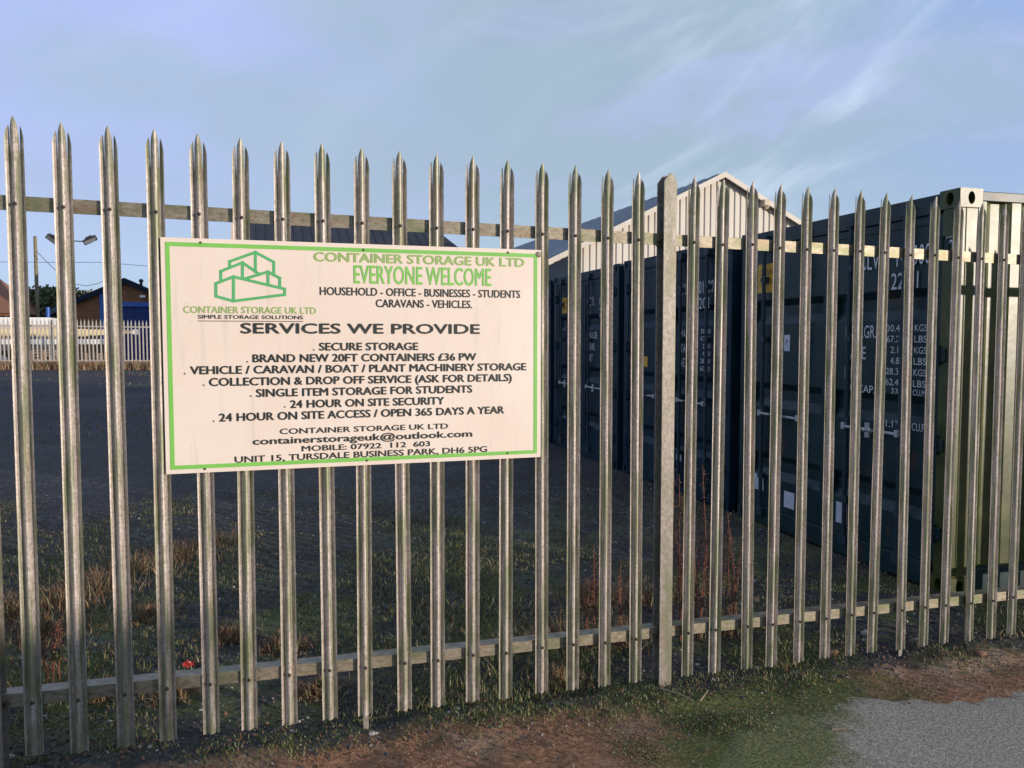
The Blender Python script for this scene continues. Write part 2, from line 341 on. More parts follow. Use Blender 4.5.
def bumpz(x, y):
    "small relief near the fence, none far away or under the asphalt"
    if y > 9 or y < -4 or x < -5 or x > 10: return 0.
    w = min(1, max(0, (9-y)/3))*min(1, max(0, (y+4)/2))*min(1, (10-x)/2)*min(1, (x+5)/2)
    a = .030*mn.noise(Vector((x*1.3, y*1.3, .3)))+.016*mn.noise(Vector((x*5, y*5, 1.3)))+.009*mn.noise(Vector((x*14, y*14, 2.3)))
    bank = .035*math.exp(-((y+.02)/.16)**2)          # spoil heaped along the pales
    q = min(1, max(0, (x-1.7)/.5))*min(1, max(0, (-.12-y)/.15))      # flat under the asphalt
    q = q*q*(3-2*q)
    return w*(a*(1-.93*q)-.012)+bank*w*.5*(1-q)
xs = spaced(-1.6, 6.6, .035, 2500); ys = spaced(-1.6, 4.6, .035, 2500)
gm = MB(); nx = len(xs)
for y in ys:
    for x in xs: gm.v.append((x, y, gz(x, y)+bumpz(x, y)))
for j in range(len(ys)-1):
    for i in range(nx-1):
        gm.f.append((j*nx+i, j*nx+i+1, (j+1)*nx+i+1, (j+1)*nx+i)); gm.mi.append(0); gm.smooth.append(True)
tag(gm.build('ground', ground_material(), recalc=False), kind='structure')
def G(x, y): return gz(x, y)+bumpz(x, y)

def asphalt_material():
    m = mat('worn asphalt', [(.13,.114,.093),(.27,.24,.19),(.42,.38,.315)], 70, .85, 0, .9, 120, detail=8, bdist=.006)
    overlay(m, (.20,.19,.18), 140, .68, .74, .8)
    nt = m.node_tree; N = nt.nodes; b = N['Principled BSDF']; src = b.inputs['Base Color'].links[0].from_socket; K = nt.links.new
    t = N.new('ShaderNodeTexCoord'); sp = N.new('ShaderNodeSeparateXYZ'); K(t.outputs['Object'], sp.inputs[0])
    no = N.new('ShaderNodeTexNoise'); no.inputs['Scale'].default_value = 3.4; no.inputs['Detail'].default_value = 9; no.inputs['Roughness'].default_value = .65; K(t.outputs['Object'], no.inputs['Vector'])
    # moss creeping in from the verge: bare asphalt lies right of and in front of this line
    def MA(op, a, c=None, e=None):
        n = N.new('ShaderNodeMath'); n.operation = op
        for k, v in enumerate((a, c, e)):
            if v is None: continue
            if isinstance(v, (int, float)): n.inputs[k].default_value = v
            else: K(v, n.inputs[k])
        return n.outputs[0]
    dl = MA('MULTIPLY_ADD', sp.outputs['Y'], -.75, MA('ADD', sp.outputs['X'], -2.95-.585))
    df = MA('MULTIPLY_ADD', sp.outputs['Y'], -1.4, -.42)
    dm = MA('ADD', MA('MINIMUM', dl, df), MA('MULTIPLY_ADD', no.outputs['Fac'], .9, -.45))
    mr = N.new('ShaderNodeMapRange'); mr.inputs['From Min'].default_value = .10; mr.inputs['From Max'].default_value = -.10; K(dm, mr.inputs['Value'])
    m3 = N.new('ShaderNodeMath'); m3.operation = 'MULTIPLY'; m3.inputs[1].default_value = 1.0; K(mr.outputs[0], m3.inputs[0])
    n2 = N.new('ShaderNodeTexNoise'); n2.inputs['Scale'].default_value = 70; n2.inputs['Detail'].default_value = 6; K(t.outputs['Object'], n2.inputs['Vector'])
    cr = N.new('ShaderNodeValToRGB'); cr.color_ramp.elements[0].position = .3; cr.color_ramp.elements[0].color = (.034,.042,.012,1); cr.color_ramp.elements[1].position = .7; cr.color_ramp.elements[1].color = (.19,.195,.066,1); K(n2.outputs['Fac'], cr.inputs[0])
    mx = N.new('ShaderNodeMix'); mx.data_type = 'RGBA'; K(m3.outputs[0], mx.inputs[0]); K(src, mx.inputs['A']); K(cr.outputs[0], mx.inputs['B']); K(mx.outputs['Result'], b.inputs['Base Color'])
    return m
edge = []
for i in range(161):
    x = 2.05+i*.035 if i < 80 else 4.85+(i-80)*.12
    y = -.25 if x > 2.7 else -.25-(2.7-x)*1.1
    y += .10*mn.noise(Vector((x*2.1, 3.3, 0)))+.07*mn.noise(Vector((x*7, 1.3, 0)))+.05*mn.noise(Vector((x*19, 1.3, 0))) - (.13*min(1, max(0, (x-3.5)*3)))
    edge.append((x, y))
rm = MB(); ny = 90; V = []
for (x, y) in edge:
    for j in range(ny+1):
        t = j/ny; dd = (t**2)*8.0; q = min(1, dd/.22); yy = y-dd
        V.append((x, yy, G(x, yy)-.006+.010*q*q*(3-2*q)))
F = [(i*(ny+1)+j, i*(ny+1)+j+1, (i+1)*(ny+1)+j+1, (i+1)*(ny+1)+j) for i in range(len(edge)-1) for j in range(ny)]
rm.add(V, F, 0, True)
tag(rm.build('road', asphalt_material()), kind='structure')

# ------------------------------------------------------------------ near palisade fence
P = .1513; GAP = .2767; BAY = 16*P+GAP
ZT = 2.358; ZB = .063; ZR_T = 2.0705; ZR_B = .268; SL = -.0141
def pale_mesh():
    mb = MB(); zs = -.145
    cols = [(-.0305,-.0150),(-.0258,-.0125),(-.0190,-.002),(-.0152,-.002),(-.0108,-.0120),(-.0055,-.0190),(0,-.0208),(.0055,-.0190),(.0108,-.0120),(.0152,-.002),(.0190,-.002),(.0258,-.0125),(.0305,-.0150)]
    H = ZT-ZB
    def quad_sheet(top, bot):
        n = len(top); V = []; F = []
        # thin sheet: front and back skins
        for off in (0, .0026):
            for p in top+bot: V.append((p[0], p[1]+off, p[2]))
        for i in range(n-1):
            F.append((i, i+1, n+i+1, n+i)); F.append((2*n+i+1, 2*n+i, 3*n+i, 3*n+i+1))
            F.append((i+1, i, 2*n+i, 2*n+i+1)); F.append((n+i, n+i+1, 3*n+i+1, 3*n+i))
        F.append((0, n, 3*n, 2*n)); F.append((n-1, 2*n-1+0, 4*n-1, 3*n-1))
        mb.add(V, F, 0, False)
    zz = [0, zs] 
    quad_sheet([(x,y,zs) for x,y in cols], [(x,y,-H) for x,y in cols])
    def prong(ids, tops):
        quad_sheet([(cols[i][0]+dx, cols[i][1]+dy, z) for i,(dx,dy,z) in zip(ids, tops)], [(cols[i][0], cols[i][1], zs) for i in ids])
    prong([0,1,2,3], [(0,-.002,-.076),(-.0003,-.003,-.050),(-.0003,-.005,-.029),(-.0020,-.005,-.038)])
    prong([3,4,5,6,7,8,9], [(.0022,-.009,-.052),(.0002,-.003,-.030),(.0004,-.002,-.011),(0,-.002,0),(-.0004,-.002,-.011),(-.0002,-.003,-.030),(-.0022,-.009,-.052)])
    prong([9,10,11,12], [(.0020,-.005,-.038),(.0003,-.005,-.029),(.0003,-.003,-.050),(0,-.002,-.076)])
    return mb.mesh('pale', M['pale'], recalc=False)
def bolt_mesh():
    mb = MB(); mb.tube([(0,-.001,0),(0,-.005,0)], .0066, 10); mb.tube([(0,-.005,0),(0,-.0085,0)], [.0066,.0035], 10); return mb.mesh('bolt', M['bolt'])
fence = thing('palisade_fence', 'tall weathered galvanised steel palisade fence with spiked pales carrying the large sign', 'fence', (0,.0225,0))
pm = pale_mesh(); bmh = bolt_mesh()
stub = MB(); stub.box(-.011,.011,-.012,-.006,-.09,.02); stubm = stub.mesh('stub', M['post'])
def add_pale(x, k):
    o = link('pale', pm, fence); z = ZT+SL*x+random.uniform(-.004,.004)
    o.location = (x+random.uniform(-.002,.002), 0, z); o.rotation_euler = (random.uniform(-.004,.004), random.uniform(-.004,.004), random.gauss(0,.05))
    dz = max(.004, .018-.0030*x); H = ZT-ZB; o.scale = (1,1,(H+dz)/H); o.location.z += dz
    for zr in (ZR_T, ZR_B):
        b = link('bolt', bmh, o); b.location = (random.uniform(-.001,.001), -.0225, (zr-ZT-dz+random.uniform(-.004,.004))/((H+dz)/H))
    if k in (8, 25):
        s = link('peg', stubm, o); s.location = (.003, 0, ZB-ZT)
bays = (-1, 0, 1, 2)
for bnum in bays:
    for i in range(17): add_pale(bnum*BAY+i*P, bnum*17+i if bnum >= 0 else -1)
for bnum in bays:
    x0 = bnum*BAY-GAP/2+.012; x1 = (bnum+1)*BAY-GAP/2-.012
    for zc, hh in ((ZR_T, .026), (ZR_B, .024)):
        mb = MB()
        za = SL*x0; zb = SL*x1
        for (y0,y1,l,h) in ((.0008,.0065,-hh,hh),(.0065,.066,hh-.006,hh)):
            V = [(x0,y0,za+l),(x1,y0,zb+l),(x1,y1,zb+l),(x0,y1,za+l),(x0,y0,za+h),(x1,y0,zb+h),(x1,y1,zb+h),(x0,y1,za+h)]
            mb.add(V, [(3,2,1,0),(4,5,6,7),(0,1,5,4),(1,2,6,5),(2,3,7,6),(3,0,4,7)])
        mb.build('rail', M['rail'], fence, (0,0,zc+.008))
for bnum in (-1, 0, 1, 2, 3):
    xc = bnum*BAY-GAP/2+.010; top = 2.368+SL*xc; base = gz(xc)-.12
    mb = MB(); w = .031; yf = -.034; yb = .036
    def ftop(y): return [(-w, base),(w, base),(w, top-.030),(.004, top),(-.004, top),(-w, top-.036)]
    for (a,b_) in ((yf,yf+.007),(yb-.007,yb)): mb.prism([(xc+u,z) for u,z in ftop(a)], 'y', a, b_)
    mb.box(xc-.003, xc+.003, yf+.007, yb-.007, base, top-.006)
    po = mb.build('post', M['post'], fence)
    for zr in (ZR_T, ZR_B):
        zc = zr+SL*xc
        for s in (-1, 1):
            mb = MB(); mb.box(xc+s*.006 if s > 0 else xc-.048, xc+.048 if s > 0 else xc-.006, .0072, .0125, zc-.022, zc+.018); br = mb.build('bracket', M['rail'], po)
            b = link('bolt', bmh, br); b.location = (xc+s*.038, -.0005, zc-.002); b.scale = (1.4,1.4,1.4)

# ------------------------------------------------------------------ sign
YS = -.0015
sx0, sx1 = at(160,237,YS-.004).x, at(541,250,YS-.004).x; sz0, sz1 = at(160,475,YS-.004).z+.001, at(160,237,YS-.004).z
sign = thing('sign_board', 'white storage company sign with green border bolted to the front of the fence pales', 'sign', (sx0, YS, sz0))
W_, H_ = sx1-sx0, sz1-sz0
mb = MB(); mb.bevbox(0, W_, -.004, 0, 0, H_, .0012); mb.build('panel', M['sign'], sign)
def onsign(x, y): p = at(x, y, YS-.005); return p.x-sx0, p.z-sz0
mb = MB(); bi = .0165; bw = .0155; yb0, yb1 = -.0052, -.0041
for (a,b_,c,d) in ((bi,W_-bi,H_-bi-bw,H_-bi),(bi,W_-bi,bi,bi+bw),(bi,bi+bw,bi+bw,H_-bi-bw),(W_-bi-bw,W_-bi,bi+bw,H_-bi-bw)):
    mb.box(a,b_,yb0,yb1,c,d)
mb.build('border', M['sign_green'], sign)
def text_mesh(s, offset=0.0, extrude=0.0):
    c = bpy.data.curves.new('lettering', 'FONT'); c.body = s; c.size = 1; c.offset = offset; c.extrude = extrude; c.resolution_u = 3
    o = bpy.data.objects.new('lettering', c); COL.objects.link(o)
    dg = bpy.context.evaluated_depsgraph_get(); me = bpy.data.meshes.new_from_object(o.evaluated_get(dg)); bpy.data.objects.remove(o); bpy.data.curves.remove(c)
    return me
def text_on(s, x0, x1, z0, z1, parent, m, depth=-.0055, face='y', offset=.012, ref=None, name='lettering', italic=0):
    "text fitted into a box of the host plane; ref gives the string whose height is z0..z1"
    me = text_mesh(s, 0); co = np.empty(len(me.vertices)*3); me.vertices.foreach_get('co', co); co = co.reshape(-1,3)
    mr = text_mesh(ref or 'H', 0); cr = np.empty(len(mr.vertices)*3); mr.vertices.foreach_get('co', cr); cr = cr.reshape(-1,3); bpy.data.meshes.remove(mr)
    u = (co[:,0]-co[:,0].min())/(co[:,0].max()-co[:,0].min()); w = (co[:,1]-cr[:,1].min())/(cr[:,1].max()-cr[:,1].min())
    U = x0+u*(x1-x0); Wz = z0+w*(z1-z0)
    if face == 'y': out = np.stack([U, np.full_like(U, depth), Wz], 1)          # faces -Y
    else: out = np.stack([np.full_like(U, depth), -U, Wz], 1)                      # faces -X; U runs towards -Y
    me.vertices.foreach_set('co', out.ravel())
    if offset > 0 and face == 'y':
        bm = bmesh.new(); bm.from_mesh(me); base = bm.faces[:]; g = (z1-z0)*offset*2.2
        for q, (ddx, ddz) in enumerate(((g,0),(-g,0),(0,g*.5),(0,-g*.5))):
            d = bmesh.ops.duplicate(bm, geom=base); 
            for v in d['geom']:
                if isinstance(v, bmesh.types.BMVert): v.co += Vector((ddx, -.00006*(q+1), ddz))
        bm.to_mesh(me); bm.free()
    me.materials.clear(); me.materials.append(m); me.update()
    return link(name, me, parent)
LINES = [('CONTAINER STORAGE UK LTD', 314,524, 257.6,261.6, 8.6,'olive',.026),('EVERYONE WELCOME', 354,491, 275,276.6, 17.5,'sign_green',.009),
 ('HOUSEHOLD - OFFICE - BUSINESSES - STUDENTS', 320,520, 291.5,293.8, 7.6,'ink',.015),('CARAVANS - VEHICLES.', 376,472, 303.5,304.2, 7.6,'ink',.015),
 ('CONTAINER STORAGE UK LTD', 183.5,316, 309.8,310.4, 6.6,'olive',.012),('SIMPLE STORAGE SOLUTIONS', 198,303, 316.8,317.4, 3.6,'ink',.02),
 ('SERVICES WE PROVIDE', 241,479.5, 329,328.4, 9.6,'ink',.03),('. SECURE STORAGE', 313,418, 346.8,346.2, 7.4,'ink',.028),
 ('. BRAND NEW 20FT CONTAINERS £36 PW', 246.5,476, 358.6,356.6, 7.4,'ink',.028),('. VEHICLE / CARAVAN / BOAT / PLANT MACHINERY STORAGE', 184,526, 370.6,366.4, 7.4,'ink',.028),
 ('. COLLECTION & DROP OFF SERVICE (ASK FOR DETAILS)', 203,511.5, 382,377.6, 7.4,'ink',.028),('. SINGLE ITEM STORAGE FOR STUDENTS', 250,472, 393,389, 7.4,'ink',.028),
 ('. 24 HOUR ON SITE SECURITY', 284,444, 403.8,401, 7.4,'ink',.028),('. 24 HOUR ON SITE ACCESS / OPEN 365 DAYS A YEAR', 213,504, 418,409.4, 7.4,'ink',.028),
 ('CONTAINER STORAGE UK LTD', 280,448, 431.4,426, 5.2,'ink',.022),('containerstorageuk@outlook.com', 253,472, 441.6,433.2, 6.4,'ink',.03),
 ('MOBILE: 07922  112  603', 302,430, 448.8,443.4, 5.2,'ink',.024),('UNIT 15, TURSDALE BUSINESS PARK, DH6 5PG', 235,487, 459.6,449, 5.8,'ink',.022)]
for s, xa, xb, ya, yb_, h, mk, off in LINES:
    if s.startswith('. '):
        s = s[2:]; u, z = onsign(xa+.8, ya+h*.5-.6); mb = MB(); mb.box(u-.0026, u+.0026, -.0058, -.0042, z-.0026, z+.0026); mb.build('bullet', M['ink'], sign); xa += 6.4
    (ua, za), (ub, zb) = onsign(xa, ya), onsign(xb, yb_); zc = (za+zb)/2
    hm = onsign((xa+xb)/2, (ya+yb_)/2-h/2)[1]-onsign((xa+xb)/2, (ya+yb_)/2+h/2)[1]
    text_on(s, ua, ub, zc-hm/2, zc+hm/2, sign, M[mk], offset=off)
mb = MB()
(ua, za), (ub, zb) = onsign(198, 321), onsign(303, 321.4); mb.box(ua, ub, -.0055, -.0042, (za+zb)/2-.0012, (za+zb)/2+.0012); mb.build('underline', M['ink'], sign)
mb = MB(); kq = 0
def stroke(pts, w=.0105):
    global kq
    q = [Vector(onsign(150+x/5.12, 220+y/5.12)) for x, y in pts]
    for a, b_ in zip(q[:-1], q[1:]):
        d = (b_-a).normalized(); n = Vector((-d.y, d.x))*w/2; a2 = a-d*w*.45; b2 = b_+d*w*.45
        y1 = -.0050-kq*.00004; kq += 1
        poly = [a2+n, a2-n, b2-n, b2+n]
        V = [(p.x, y1, p.y) for p in poly]; mb.add(V, [(0,1,2,3)])
for pts in ([(408,240),(408,212),(540,165),(634,215),(634,280)],[(540,165),(540,266)],[(363,308),(363,262),(474,218),(562,278)],[(474,218),(474,288)],
            [(338,325),(338,390),(428,415),(690,382),(690,353),(428,290),(338,325)],[(428,290),(428,413)],[(488,300),(605,265),(665,297),(665,345)],[(605,265),(605,328)]): stroke(pts)
mb.build('logo', M['logo_green'], sign, recalc=False)
mb = MB(); mb.tube([(0,-.0035,0),(0,-.0075,0)], .0042, 10); scm = mb.mesh('screw', M['bolt'])
for (x, y) in ((200.6,242.5),(363.5,249.8),(508,252.5),(205,469),(367,460.5),(507.5,453)):
    u, z = onsign(x, y); link('screw', scm, sign, (u, 0, z))
mb = MB(); mb.tube([(0,-.0035,0),(0,-.0065,0)], .013, 14); mb.tube([(0,-.0065,0),(0,-.0095,0)], [.011,.006], 14); u, z = onsign(538.5, 254.5); o = mb.build('washer', M['post'], sign, (u,0,z))

# ------------------------------------------------------------------ shipping containers
CL, CW, CH = 6.058, 2.438, 2.591; CKA = -.0155; CX, CY = 4.9911, .7498; CPITCH = 2.602
def casting(mb, sxn, syn, szn):
    "corner casting with oval openings; sxn 0 = door end, 1 = far end; syn 0 near side, 1 far side"
    lx, ly, lz = .178, .162, .118
    x0 = -.004 if sxn == 0 else CL-lx+.004; x1 = x0+lx; y0 = -.004 if syn == 0 else CW-ly+.004; y1 = y0+ly; z0 = -.006 if szn == 0 else CH-lz; z1 = z0+lz
    def face(o, u, v, lu, lv, nrm, ru, rv, hole):
        o = Vector(o); u = Vector(u); v = Vector(v); n = Vector(nrm); k = 20
        if not hole: mb.add([o, o+u*lu, o+u*lu+v*lv, o+v*lv], [(0,1,2,3)]); return
        c = o+u*lu/2+v*lv/2; outer = []; inner = []; deep = []
        for i in range(k):
            a = 2*math.pi*(i+.5)/k; ca, sa = math.cos(a), math.sin(a)
            t = min(lu/2/max(abs(ca),1e-6), lv/2/max(abs(sa),1e-6)); outer.append(c+u*ca*t+v*sa*t)
            inner.append(c+u*ca*ru+v*sa*rv); deep.append(inner[-1]-n*.045)
        corners = []
        mb.add(outer+inner+deep, [(i,(i+1)%k,k+(i+1)%k,k+i) for i in range(k)]+[(k+i,k+(i+1)%k,2*k+(i+1)%k,2*k+i) for i in range(k)])
        for (su,sv) in ((0,0),(1,0),(1,1),(0,1)):
            cc = o+u*lu*su+v*lv*sv; near = sorted(range(k), key=lambda i: (outer[i]-cc).length)[:2]; mb.add([cc, outer[near[0]], outer[near[1]]], [(0,1,2)])
        mb.add(deep, [tuple(range(k))], 1)
    face((x0 if sxn == 0 else x1, y0, z0), (0,1,0), (0,0,1), ly, lz, (-1 if sxn == 0 else 1,0,0), .030, .042, True)
    face((x1 if sxn == 0 else x0, y0, z0), (0,1,0), (0,0,1), ly, lz, (1,0,0), 0, 0, False)
    face((x0, y0 if syn == 0 else y1, z0), (1,0,0), (0,0,1), lx, lz, (0,-1 if syn == 0 else 1,0), .027, .040, True)
    face((x0, y1 if syn == 0 else y0, z0), (1,0,0), (0,0,1), lx, lz, (0,1,0), 0, 0, False)
    mb.add([(x0,y0,z0),(x1,y0,z0),(x1,y1,z0),(x0,y1,z0)], [(0,1,2,3)]); mb.add([(x0,y0,z1),(x1,y0,z1),(x1,y1,z1),(x0,y1,z1)], [(0,1,2,3)])
def make_container(paint, label):
    root = thing('shipping_container', label, 'container', (CX, CY, gz(CX)-.005), CKA, 'shipping containers standing in a row behind the fence')
    pm_ = M[paint]
    f = MB()
    for y0, y1 in ((0,.13),(CW-.13,CW)):
        f = MB(); f.bevbox(0,.05,y0,y1,.112,CH-.118,.006); f.bevbox(.05,.15,y0 if y0 == 0 else y1-.05,.05 if y0 == 0 else y1,.112,CH-.118,.006)
        f.build('corner_post', M['c_green_sunlit'] if paint == 'c_green' and y0 == 0 else pm_, root); f = MB()
        f.bevbox(CL-.15,CL,y0 if y0 == 0 else CW-.12,.12 if y0 == 0 else CW,.112,CH-.118,.008)
        f.build('corner_post', M['c_green_sunlit'] if paint == 'c_green' and y0 == 0 else pm_, root)
    f = MB()
    f.bevbox(.0,.10,.158,CW-.158,CH-.135,CH-.012,.006)      # door header
    f.bevbox(.0,.12,.158,CW-.158,.01,.165,.006)             # door sill
    for y0, y1 in ((0,.06),(CW-.06,CW)):
        f.bevbox(.175,CL-.175,y0,y1,CH-.075,CH-.014,.005); f.bevbox(.175,CL-.175,y0,y1,.005,.16,.006)
    f.bevbox(CL-.1,CL,.158,CW-.158,CH-.12,CH-.012,.006); f.bevbox(CL-.1,CL,.158,CW-.158,.005,.16,.006)
    f.build('frame', pm_, root)
    for a in (0,1):
        for b_ in (0,1):
            for c in (0,1):
                mb = MB(); casting(mb, a, b_, c); mb.build('corner_casting', [M['c_green_sunlit'] if paint == 'c_green' and b_ == 0 else pm_, M['c_dark']], root)
    def corr(a, b_, inner, outer):
        prof = []; x = a; pit = .278
        while x+pit <= b_+1e-6:
            prof += [(x,outer),(x+.072,outer),(x+.140,inner),(x+.210,inner)]; x += pit
        prof.append((b_, outer)); return prof
    for s in (0,1):
        o_, i_ = (.012,.048) if s == 0 else (CW-.012,CW-.048)
        mb = MB(); mb.strip([(x,y) for x,y in corr(.15,CL-.15,i_,o_)], 'z', .158, CH-.073); w = mb.build('side_wall', M['c_green_sunlit'] if paint == 'c_green' else pm_, root)
    mb = MB(); mb.strip([(x,y) for x,y in [(CL-.02 if k%2 else CL-.055, .12+k*.11) for k in range(21)]], 'z', .158, CH-.12); mb.build('end_wall', pm_, root)
    mb = MB(); mb.strip([(.1+k*.104, CH-.02 if (k//2)%2 else CH-.04) for k in range(57)], 'y', .058, CW-.058); mb.build('roof_panel', pm_, root)
    mb = MB(); mb.box(.1,CL-.1,.06,CW-.06,.11,.15); mb.build('floor', M['c_dark'], root)
    # doors: one leaf each side of the centre seam, horizontal grooves pressed into the leaf
    for side in (0,1):
        y0, y1 = (.134, CW/2-.006) if side == 0 else (CW/2+.006, CW-.134)
        z0, z1 = .172, CH-.142
        d = MB(); g = [(z0,0),(z0,0)]
        prof = [(z0,.018)]
        for zc in (.56, 1.18, 1.90): prof += [(zc-.125,.018),(zc-.055,.054),(zc+.03,.054),(zc+.085,.018)]
        prof.append((z1,.018))
        n = len(prof); V = [(x,y0+.07,z) for z,x in prof]+[(x,y1-.07,z) for z,x in prof]
        d.add(V, [(i,i+1,n+i+1,n+i) for i in range(n-1)])
        for ya, yb2 in ((y0,y0+.07),(y1-.07,y1)): d.bevbox(.008,.056,ya,yb2,z0,z1,.004)
        d.box(.010,.05,y0+.07,y1-.07,z0-.0,z0+.05); d.box(.010,.05,y0+.07,y1-.07,z1-.05,z1)
        door = d.build('door', pm_, root)
        gk = MB(); gk.box(.02,.045,y0-.016 if side == 0 else y1,y0 if side == 0 else y1+.016,z0-.01,z1+.01); gk.box(.022,.045,y0,y1,z0-.016,z0); gk.box(.022,.045,y0,y1,z1,z1+.016); gk.build('gasket', M['rubber'], door)
        for q, fr in enumerate((.27,.77)):
            yr = y0+(y1-y0)*fr
            r_ = MB(); r_.tube([(-.022,yr,.10),(-.022,yr,CH-.06)], .0165, 12)
            for zk in (.09, CH-.12): r_.bevbox(-.038,.002,yr-.04,yr+.04,zk,zk+.07,.006)
            for zk in (.42, 1.02, 1.62, 2.14): r_.bevbox(-.036,.012,yr-.032,yr+.032,zk,zk+.045,.004)
            r_.build('lock_rod', M['rod' if paint == 'c_blue' or True else paint], door)
            h_ = MB(); sg = 1 if q == 0 else -1
            h_.bevbox(-.056,-.042,min(yr,yr+sg*.40),max(yr,yr+sg*.40),.989,1.008,.004); h_.bevbox(-.060,-.02,yr-.016,yr+.016,.975,1.025,.005); h_.tube([(-.06,yr+sg*.28,.945),(-.06,yr+sg*.28,1.05)], .012, 8); h_.tube([(-.062,yr+sg*.28-.03,.998),(-.062,yr+sg*.28+.03,.998)], .016, 8)
            h_.build('handle', M['handle'], door)
        for zk in (.34,.92,1.5,2.2):
            yh = y0-.01 if side == 0 else y1+.01
            hg = MB(); hg.bevbox(-.012,.012,yh-.055,yh+.045,zk,zk+.085,.006); hg.tube([(-.012,yh,zk-.02),(-.012,yh,zk+.105)], .015, 8); hg.build('hinge', pm_, door)
    return root
cont_green = make_container('c_green', 'dark green shipping container nearest the fence with its corrugated side catching the sun')
cont_blue = make_container('c_blue', 'navy blue shipping container second in the row right beside the green one')
c3 = copy_tree(cont_blue); c3['label'] = 'navy blue shipping container third in the row seen just left of the fence post'
c4 = copy_tree(cont_blue); c4['label'] = 'navy blue shipping container farthest back in the row beside the right edge of the sign'
for k, c in enumerate((cont_green, cont_blue, c3, c4)):
    d = k*CPITCH; c.location = (CX-math.sin(CKA)*d, CY+math.cos(CKA)*d, gz(CX)-.005-(.0, .0, .01, .02)[k])
def find(root, n, idx): return [c for c in root.children if c.name.split('.')[0] == n][idx]
def ctext(root, rows, dx=.0135, idx=0):
    door = find(root, 'door', idx)
    for s, ya, yb2, z0, z1 in rows:     # ya: left edge (larger y), yb2: right edge
        text_on(s, -ya, -yb2, z0, z1, door, M['white_ink'], depth=dx, face='x', offset=.0)
# right-hand door runs from y = .134 to 1.213
ctext(cont_green, [('CLVU', .90,.62,2.145,2.275),('100300', .53,.23,2.145,2.275),('22G1', .575,.33,1.99,2.10)], .006)
ctext(cont_green, [('0', .080,.036,2.175,2.275)], -.006)
mb = MB()
for a,b_,c,d in ((.018,.098,2.155,2.159),(.018,.098,2.291,2.295),(.018,.022,2.159,2.291),(.094,.098,2.159,2.291)): mb.box(-.006,-.004,a,b_,c,d)
mb.build('lettering_frame', M['white_ink'], find(cont_green,'door',0))
rows = [('MAX.GR.',1.04,.72,1.655,1.745),('30.480',.615,.42,1.70,1.745),('KGS',.36,.25,1.70,1.745),('67.200',.615,.42,1.625,1.67),('LBS',.36,.25,1.625,1.67),
        ('TARE',1.04,.82,1.50,1.59),('2.180',.575,.42,1.55,1.595),('KGS',.36,.25,1.55,1.595),('4.800',.575,.42,1.475,1.52),('LBS',.36,.25,1.475,1.52),
        ('NET',1.04,.89,1.35,1.44),('28.300',.615,.42,1.40,1.445),('KGS',.36,.25,1.40,1.445),('62.400',.615,.42,1.325,1.37),('LBS',.36,.25,1.325,1.37)]
ctext(cont_green, rows, .0155)
ctext(cont_green, [('CU.CAP.',1.04,.72,1.275-.02,1.31),('33.2',.56,.44,1.268,1.306),('CU.M',.36,.25,1.268,1.306)], .0155)
ctext(cont_green, [('1.170',.60,.44,1.03,1.08),('CU.FT',.36,.22,1.03,1.08)], .0155)
ctext(cont_blue, [('CLVU',1.08,.88,2.105,2.225),('601100',.70,.36,2.105,2.225),('22G1',.70,.44,1.95,2.06)]+[(s,a-.02,b_-.02,z0,z1) for s,a,b_,z0,z1 in rows], .0155)
ctext(c3, [('CLVU',1.05,.85,2.105,2.225),('602825',.66,.30,2.105,2.225),('22G1',.66,.40,1.95,2.06)]+rows, .0155)
ctext(c4, [('CLVU',1.05,.85,2.105,2.225),('604410',.66,.30,2.105,2.225)]+rows, .0155)
def sticker(root, y0, y1, z0, z1, m, txt=None, x=.0145, didx=1, tilt=0):
    door = find(root, 'door', didx); mb = MB(); mb.box(x-.001, x, y0, y1, z0, z1); s = mb.build('sticker', m, door)
    if txt:
        n = len(txt)
        for i, t in enumerate(txt):
            h = (z1-z0)/(n+.9); zb = z1-h*(i+1.15)
            text_on(t, -(y1-.025), -(y0+.025), zb, zb+h*.62, door, M['ink'], depth=x-.002, face='x', offset=.01)
sticker(cont_green, 1.93, 2.20, 2.0+.05, 2.30, M['yellow'], ['CLEVELAND', 'CONTAINERS'])
sticker(cont_green, 1.72, 1.80, 1.545, 1.68, M['placard'], ['P'])
sticker(cont_green, 2.06, 2.24, .30, .44, M['placard']); sticker(cont_green, 1.62, 1.76, .20, .36, M['placard']); sticker(cont_green, .98, 1.10, .24, .40, M['placard'], didx=0)
sticker(c3, 1.90, 2.16, 2.03, 2.26, M['yellow'], ['CLEVELAND', 'CONTAINERS']); sticker(c4, .42, .62, .72, .95, M['placard'], didx=0)
sticker(cont_blue, 1.80, 1.90, 1.32, 1.44, M['yellow'], didx=1); sticker(cont_blue, .96, 1.08, .34, .46, M['placard'], didx=0); sticker(cont_blue, 2.06, 2.22, .5-.18, .46, M['placard'])

